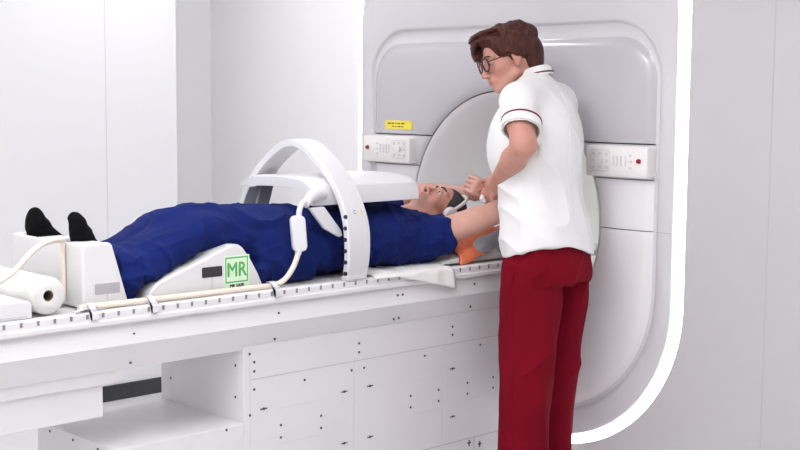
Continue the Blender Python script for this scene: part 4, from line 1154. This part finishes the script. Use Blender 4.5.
# ---- tunic
F = Field((-0.27, -0.34, 0.78), (0.28, 0.36, 1.60), 0.0042)
F.sect([row(259, 505, 593, 0.0), row(250, 503, 593, 0.0), row(223, 500.5, 589), row(201, 499, 583), row(180, 496, 580), row(158, 490, 582), row(134, 490, 583), row(115, 496, 579), row(103, 504, 573), row(92, 516, 558)], 0.01, pw=2.25)
F.cap(LS+np.array((0.01, 0, 0.004)), RS+np.array((0, 0, 0.0)), 0.060, 0.060, 0.05)
F.cap(Lp(534, 86, 0.0), RS+np.array((0, 0, 0.0)), 0.058, 0.060, 0.05)
F.cap(Lp(534, 86, 0.0), LS+np.array((0.01, 0.02, 0.0)), 0.058, 0.056, 0.05)
Ua = unit(LE-LS); UaR = unit(RE-RS)
SLEN = 0.125
Se = LS+Ua*SLEN + np.array((-0.002, 0, 0))
F.cap(LS-Ua*0.01, Se+Ua*0.05, 0.060, 0.070, 0.022)
F.cap(RS, RS+UaR*0.13, 0.066, 0.066, 0.03)
sa_ = unit(Ua + np.array((-0.20, 0, 0.0)))      # sleeve hem plane, front edge lower
AS = np.array([sa_, unit(np.cross(sa_, (1, 0, 0))), unit(np.cross(sa_, np.cross(sa_, (1, 0, 0))))])
F.slab(Se+sa_*0.075-np.array((0, 0.02, 0)), (0.075, 0.105, 0.075), 0.004, AS, 0.003, 's')
F.cap(Se-Ua*0.02, Se+Ua*0.05, 0.063, 0.064, 0.002, 's')
hc = Lp(549, 318, 0)
F.cap((hc[0], -0.6, hc[2]), (hc[0], 0.6, hc[2]), 0.290, 0.290, 0.002, 's')
tun_neck = (PW(-0.020, 0, -0.090), nb)
# hollow of the neckline
F.cap(PW(-0.010, 0, -0.095), nb+np.array((-0.012, 0.0, 0.035)), 0.060, 0.056, 0.006, 's')
def folds_tunic(v):
    b = np.stack([v[:, 0]*10+v[:, 2]*3, v[:, 1]*10, v[:, 2]*2.6], 1)
    c = np.stack([v[:, 0]*8, v[:, 1]*8, v[:, 2]*13+v[:, 0]*9], 1)
    m_ = np.clip((1.42-v[:, 2])/0.25, 0.25, 1)
    return (0.0035*vnoise(b)+0.007*np.maximum(ridge(c*0.8), 0)**2+0.004*ridge(b*1.4))*m_ - 0.001
me = F.mesh('tunic', 2, folds_tunic)
def cut(me, co_, no):
    bm = bmesh.new(); bm.from_mesh(me)
    bmesh.ops.bisect_plane(bm, geom=bm.verts[:]+bm.edges[:]+bm.faces[:], dist=1e-6, plane_co=co_, plane_no=no, clear_outer=True)
    return bm
tu = obj('tunic', to_world(me), 'tunic', wm)
# cuff of the near sleeve: white hem and maroon piping
def ring(c, ax, r, tw, z0, z1, n=40, rr=None):
    """short open sleeve ring of thickness tw between z0 and z1 along ax"""
    ax = Vector(ax).normalized(); t = ax.orthogonal().normalized(); s = ax.cross(t); bm = bmesh.new(); rows_ = []
    for (r_, z) in ((r, z0), (r+0.001, (z0+z1)/2), (r, z1), (r-tw, z1), (r-tw, z0)):
        rows_.append([bm.verts.new(Vector(c)+ax*z+(t*math.cos(a)+s*math.sin(a))*(r_*(1+0.02*math.sin(2*a+1)))) for a in [2*PI*i/n for i in range(n)]])
    for a, b in zip(rows_, rows_[1:]+rows_[:1]):
        for k in range(n): bm.faces.new((a[k], a[(k+1) % n], b[(k+1) % n], b[k]))
    return bm
Sw = W(Se); axw = LM.to_3x3() @ Vector(unit(Ua+np.array((-0.20, 0, 0.0))))
obj('sleeve_hem', ring(Sw, axw, 0.0715, 0.003, -0.030, 0.004), 'tunic', tu, smooth=60)
q = obj('sleeve_piping', ring(Sw, axw, 0.0730, 0.004, -0.036, -0.0285), 'maroon', tu, smooth=60); tag(q, 'maroon sleeve piping')
SwR = W(RS+UaR*0.125); axR = LM.to_3x3() @ Vector(UaR)
obj('sleeve_hem', ring(SwR, axR, 0.0680, 0.003, -0.006, 0.030), 'tunic', tu, smooth=60)
q = obj('sleeve_piping', ring(SwR, axR, 0.0693, 0.004, -0.010, -0.0035), 'maroon', tu, smooth=60); tag(q, 'maroon sleeve piping')
# collar with piping
def collar_pts(dr, dz):
    out_ = []
    for i in range(25):
        a = math.radians(-150+300*i/24)      # opening at the front
        c = nb+np.array((-0.008, 0, 0.034)); d = -front*math.cos(a)+left*math.sin(a)
        out_.append(W(c+d*np.array((1, 1, 1))*(0.060+dr)+np.array((0, 0, 0.020*math.cos(a)+dz))+(-0.012)*np.array((1, 0, 0))*math.cos(a)*0))
    return out_
bm = bmesh.new(); prev = None
inn, top, outp, low = collar_pts(-0.003, -0.012), collar_pts(-0.001, 0.020), collar_pts(0.008, 0.014), collar_pts(0.020, -0.014)
for i in range(25):
    c = [bm.verts.new(p[i]) for p in (inn, top, outp, low)]
    if prev:
        for k in range(4): bm.faces.new((prev[k], prev[(k+1) % 4], c[(k+1) % 4], c[k]))
    prev = c
cl = obj('collar', bm, 'tunic', tu, smooth=60)
obj('collar_piping', tube(bmesh.new(), [Vector(a)*0.35+Vector(b)*0.65 for a, b in zip(outp, low)], 0.0030, 8), 'maroon', cl, smooth=60)
tag(cl.children[0], 'maroon collar piping')
# ---- trousers
F = Field((-0.26, -0.32, 0.03), (0.26, 0.36, 0.98), 0.0045)
F.sect([row(280, 505, 588), row(268, 503.5, 590), row(250, 506, 588), row(232, 510, 582)], 0.02, pw=2.3)
def leg(rows_, dd):
    return [row(y, c-h, c+h, dd, dr, 0) for y, c, h, dr in rows_]
F.sect(leg([(262, 531, 27, 0.085), (300, 531, 30.5, 0.095), (340, 528, 27, 0.088), (385, 526, 25, 0.080), (425, 525, 24, 0.078), (468, 524.5, 23.5, 0.078)], -0.085), 0.02, pw=2.3)
F.sect(leg([(262, 564, 25, 0.085), (300, 561, 27, 0.090), (340, 558.5, 23.5, 0.083), (385, 555, 21.5, 0.075), (425, 553, 20, 0.072), (468, 550, 19.5, 0.072)], 0.085), 0.012, pw=2.3)
def smooth_px(p): return [(q.x, q.y) for q in smooth_path([Vector((a, b, 0)) for a, b in p], 5)]
def folds_tr(v):
    b = np.stack([v[:, 0]*12+v[:, 2]*2.0, v[:, 1]*12, v[:, 2]*3.0], 1)
    c = np.stack([v[:, 0]*10, v[:, 1]*10, v[:, 2]*11-v[:, 0]*14], 1)
    return 0.005*ridge(b)+0.009*np.maximum(ridge(c*0.6), 0)**2-0.002
tr = obj('trousers', to_world(F.mesh('trousers', 2, folds_tr)), 'trouser', wm)
def on_surface(o, px, lift=0.0012):
    out_ = []
    for x, y in px:
        d = Vector(ray(x, y)); ok, loc, nrm, _ = o.ray_cast(Vector(CAM), d.normalized())
        if ok: out_.append(loc+nrm*lift)
    return out_
bpy.context.view_layer.update()
P_ = on_surface(tr, [(518, 258), (517, 266), (515, 274), (512.5, 282), (510, 289)])
if len(P_) > 2: q = obj('pocket_edge', tube(bmesh.new(), P_, 0.0022, 6), 'trouser', tr, smooth=60)
P_ = on_surface(tr, [(512+0.3*math.sin(k), 290+k*12) for k in range(14)], 0.0002)
if len(P_) > 2: q = obj('side_seam', tube(bmesh.new(), P_, 0.0016, 6), 'trouser', tr, smooth=60)
P_ = on_surface(tu, smooth_px([(561, 92), (568, 110), (570, 135), (569, 165), (572, 200), (578, 235)]), 0.0)
if len(P_) > 2: obj('back_seam', tube(bmesh.new(), P_, 0.0018, 6), 'tunic', tu, smooth=60)
# ---- shoes
for s, (cx, dd) in ((1, (524.5, -0.085)), (-1, (550, 0.085))):
    c = Lp(cx, 470, dd); c[2] = 0
    F = Field(c-np.array((0.22, 0.2, 0.01)), c+np.array((0.16, 0.22, 0.12)), 0.004)
    F.chain([c-front*0.055+np.array((0, 0, 0.045)), c+front*0.04+np.array((0, 0, 0.045)), c+front*0.15+np.array((0, 0, 0.036))], [0.036, 0.038, 0.030], 0.02)
    F.chain([c-front*0.05+np.array((0, 0, 0.030)), c+front*0.14+np.array((0, 0, 0.028))], [0.038, 0.040], 0.01)
    F.slab(c+np.array((0, 0, -0.045)), (0.3, 0.3, 0.06), 0.002, None, 0, 's')
    sh_ = obj('shoe', to_world(F.mesh('shoe', 2)), 'shoe', wm)
    bm = bmesh.new(); fo = []
    for i in range(28):
        a = 2*PI*i/28; lx = 0.048+0.098*math.cos(a)*(1.0); wx = (0.041+0.003*math.cos(a))*math.sin(a)
        fo.append(c+front*lx*1.0+np.cross((0, 0, 1), front)*wx)
    A_ = [bm.verts.new(W((p[0], p[1], 0.001))) for p in fo]; B_ = [bm.verts.new(W((p[0], p[1], 0.020))) for p in fo]
    for i in range(28): bm.faces.new((A_[i], A_[(i+1) % 28], B_[(i+1) % 28], B_[i]))
    bm.faces.new(A_[::-1]); bm.faces.new(B_)
    obj('sole', bm, 'sole', sh_, smooth=40)

# ---- small gauze pad between the hands
gc = at(482.0, 198.5, 5.13); F = Field(gc-0.04, gc+0.04, 0.003)
F.ell(gc, (0.012, 0.008, 0.016)); F.ell(gc+np.array((0.006, 0.006, -0.010)), (0.012, 0.010, 0.009), None, 0.006)
tag(obj('gauze_pad', F.mesh('gauze', 2, lambda v: 0.002*vnoise(v*150)), 'cloth'), 'small white gauze pad held between the two hands above the arm', 'gauze')
# ================================================================== LIGHT AND VIEW
w = bpy.data.worlds.new('world'); SC.world = w; w.use_nodes = True
w.node_tree.nodes['Background'].inputs['Color'].default_value = (0.9, 0.92, 1, 1)
w.node_tree.nodes['Background'].inputs['Strength'].default_value = 0.3
vs = SC.view_settings
SC.display_settings.display_device = 'sRGB'
vs.view_transform = 'Standard'; vs.look = 'None'; vs.gamma = 1; vs.use_curve_mapping = False
vs.exposure = EXPOSURE
SC.cycles.use_denoising = True
SC.cycles.max_bounces = 10; SC.cycles.diffuse_bounces = 6; SC.cycles.transmission_bounces = 8
SC.cycles.sample_clamp_indirect = 6
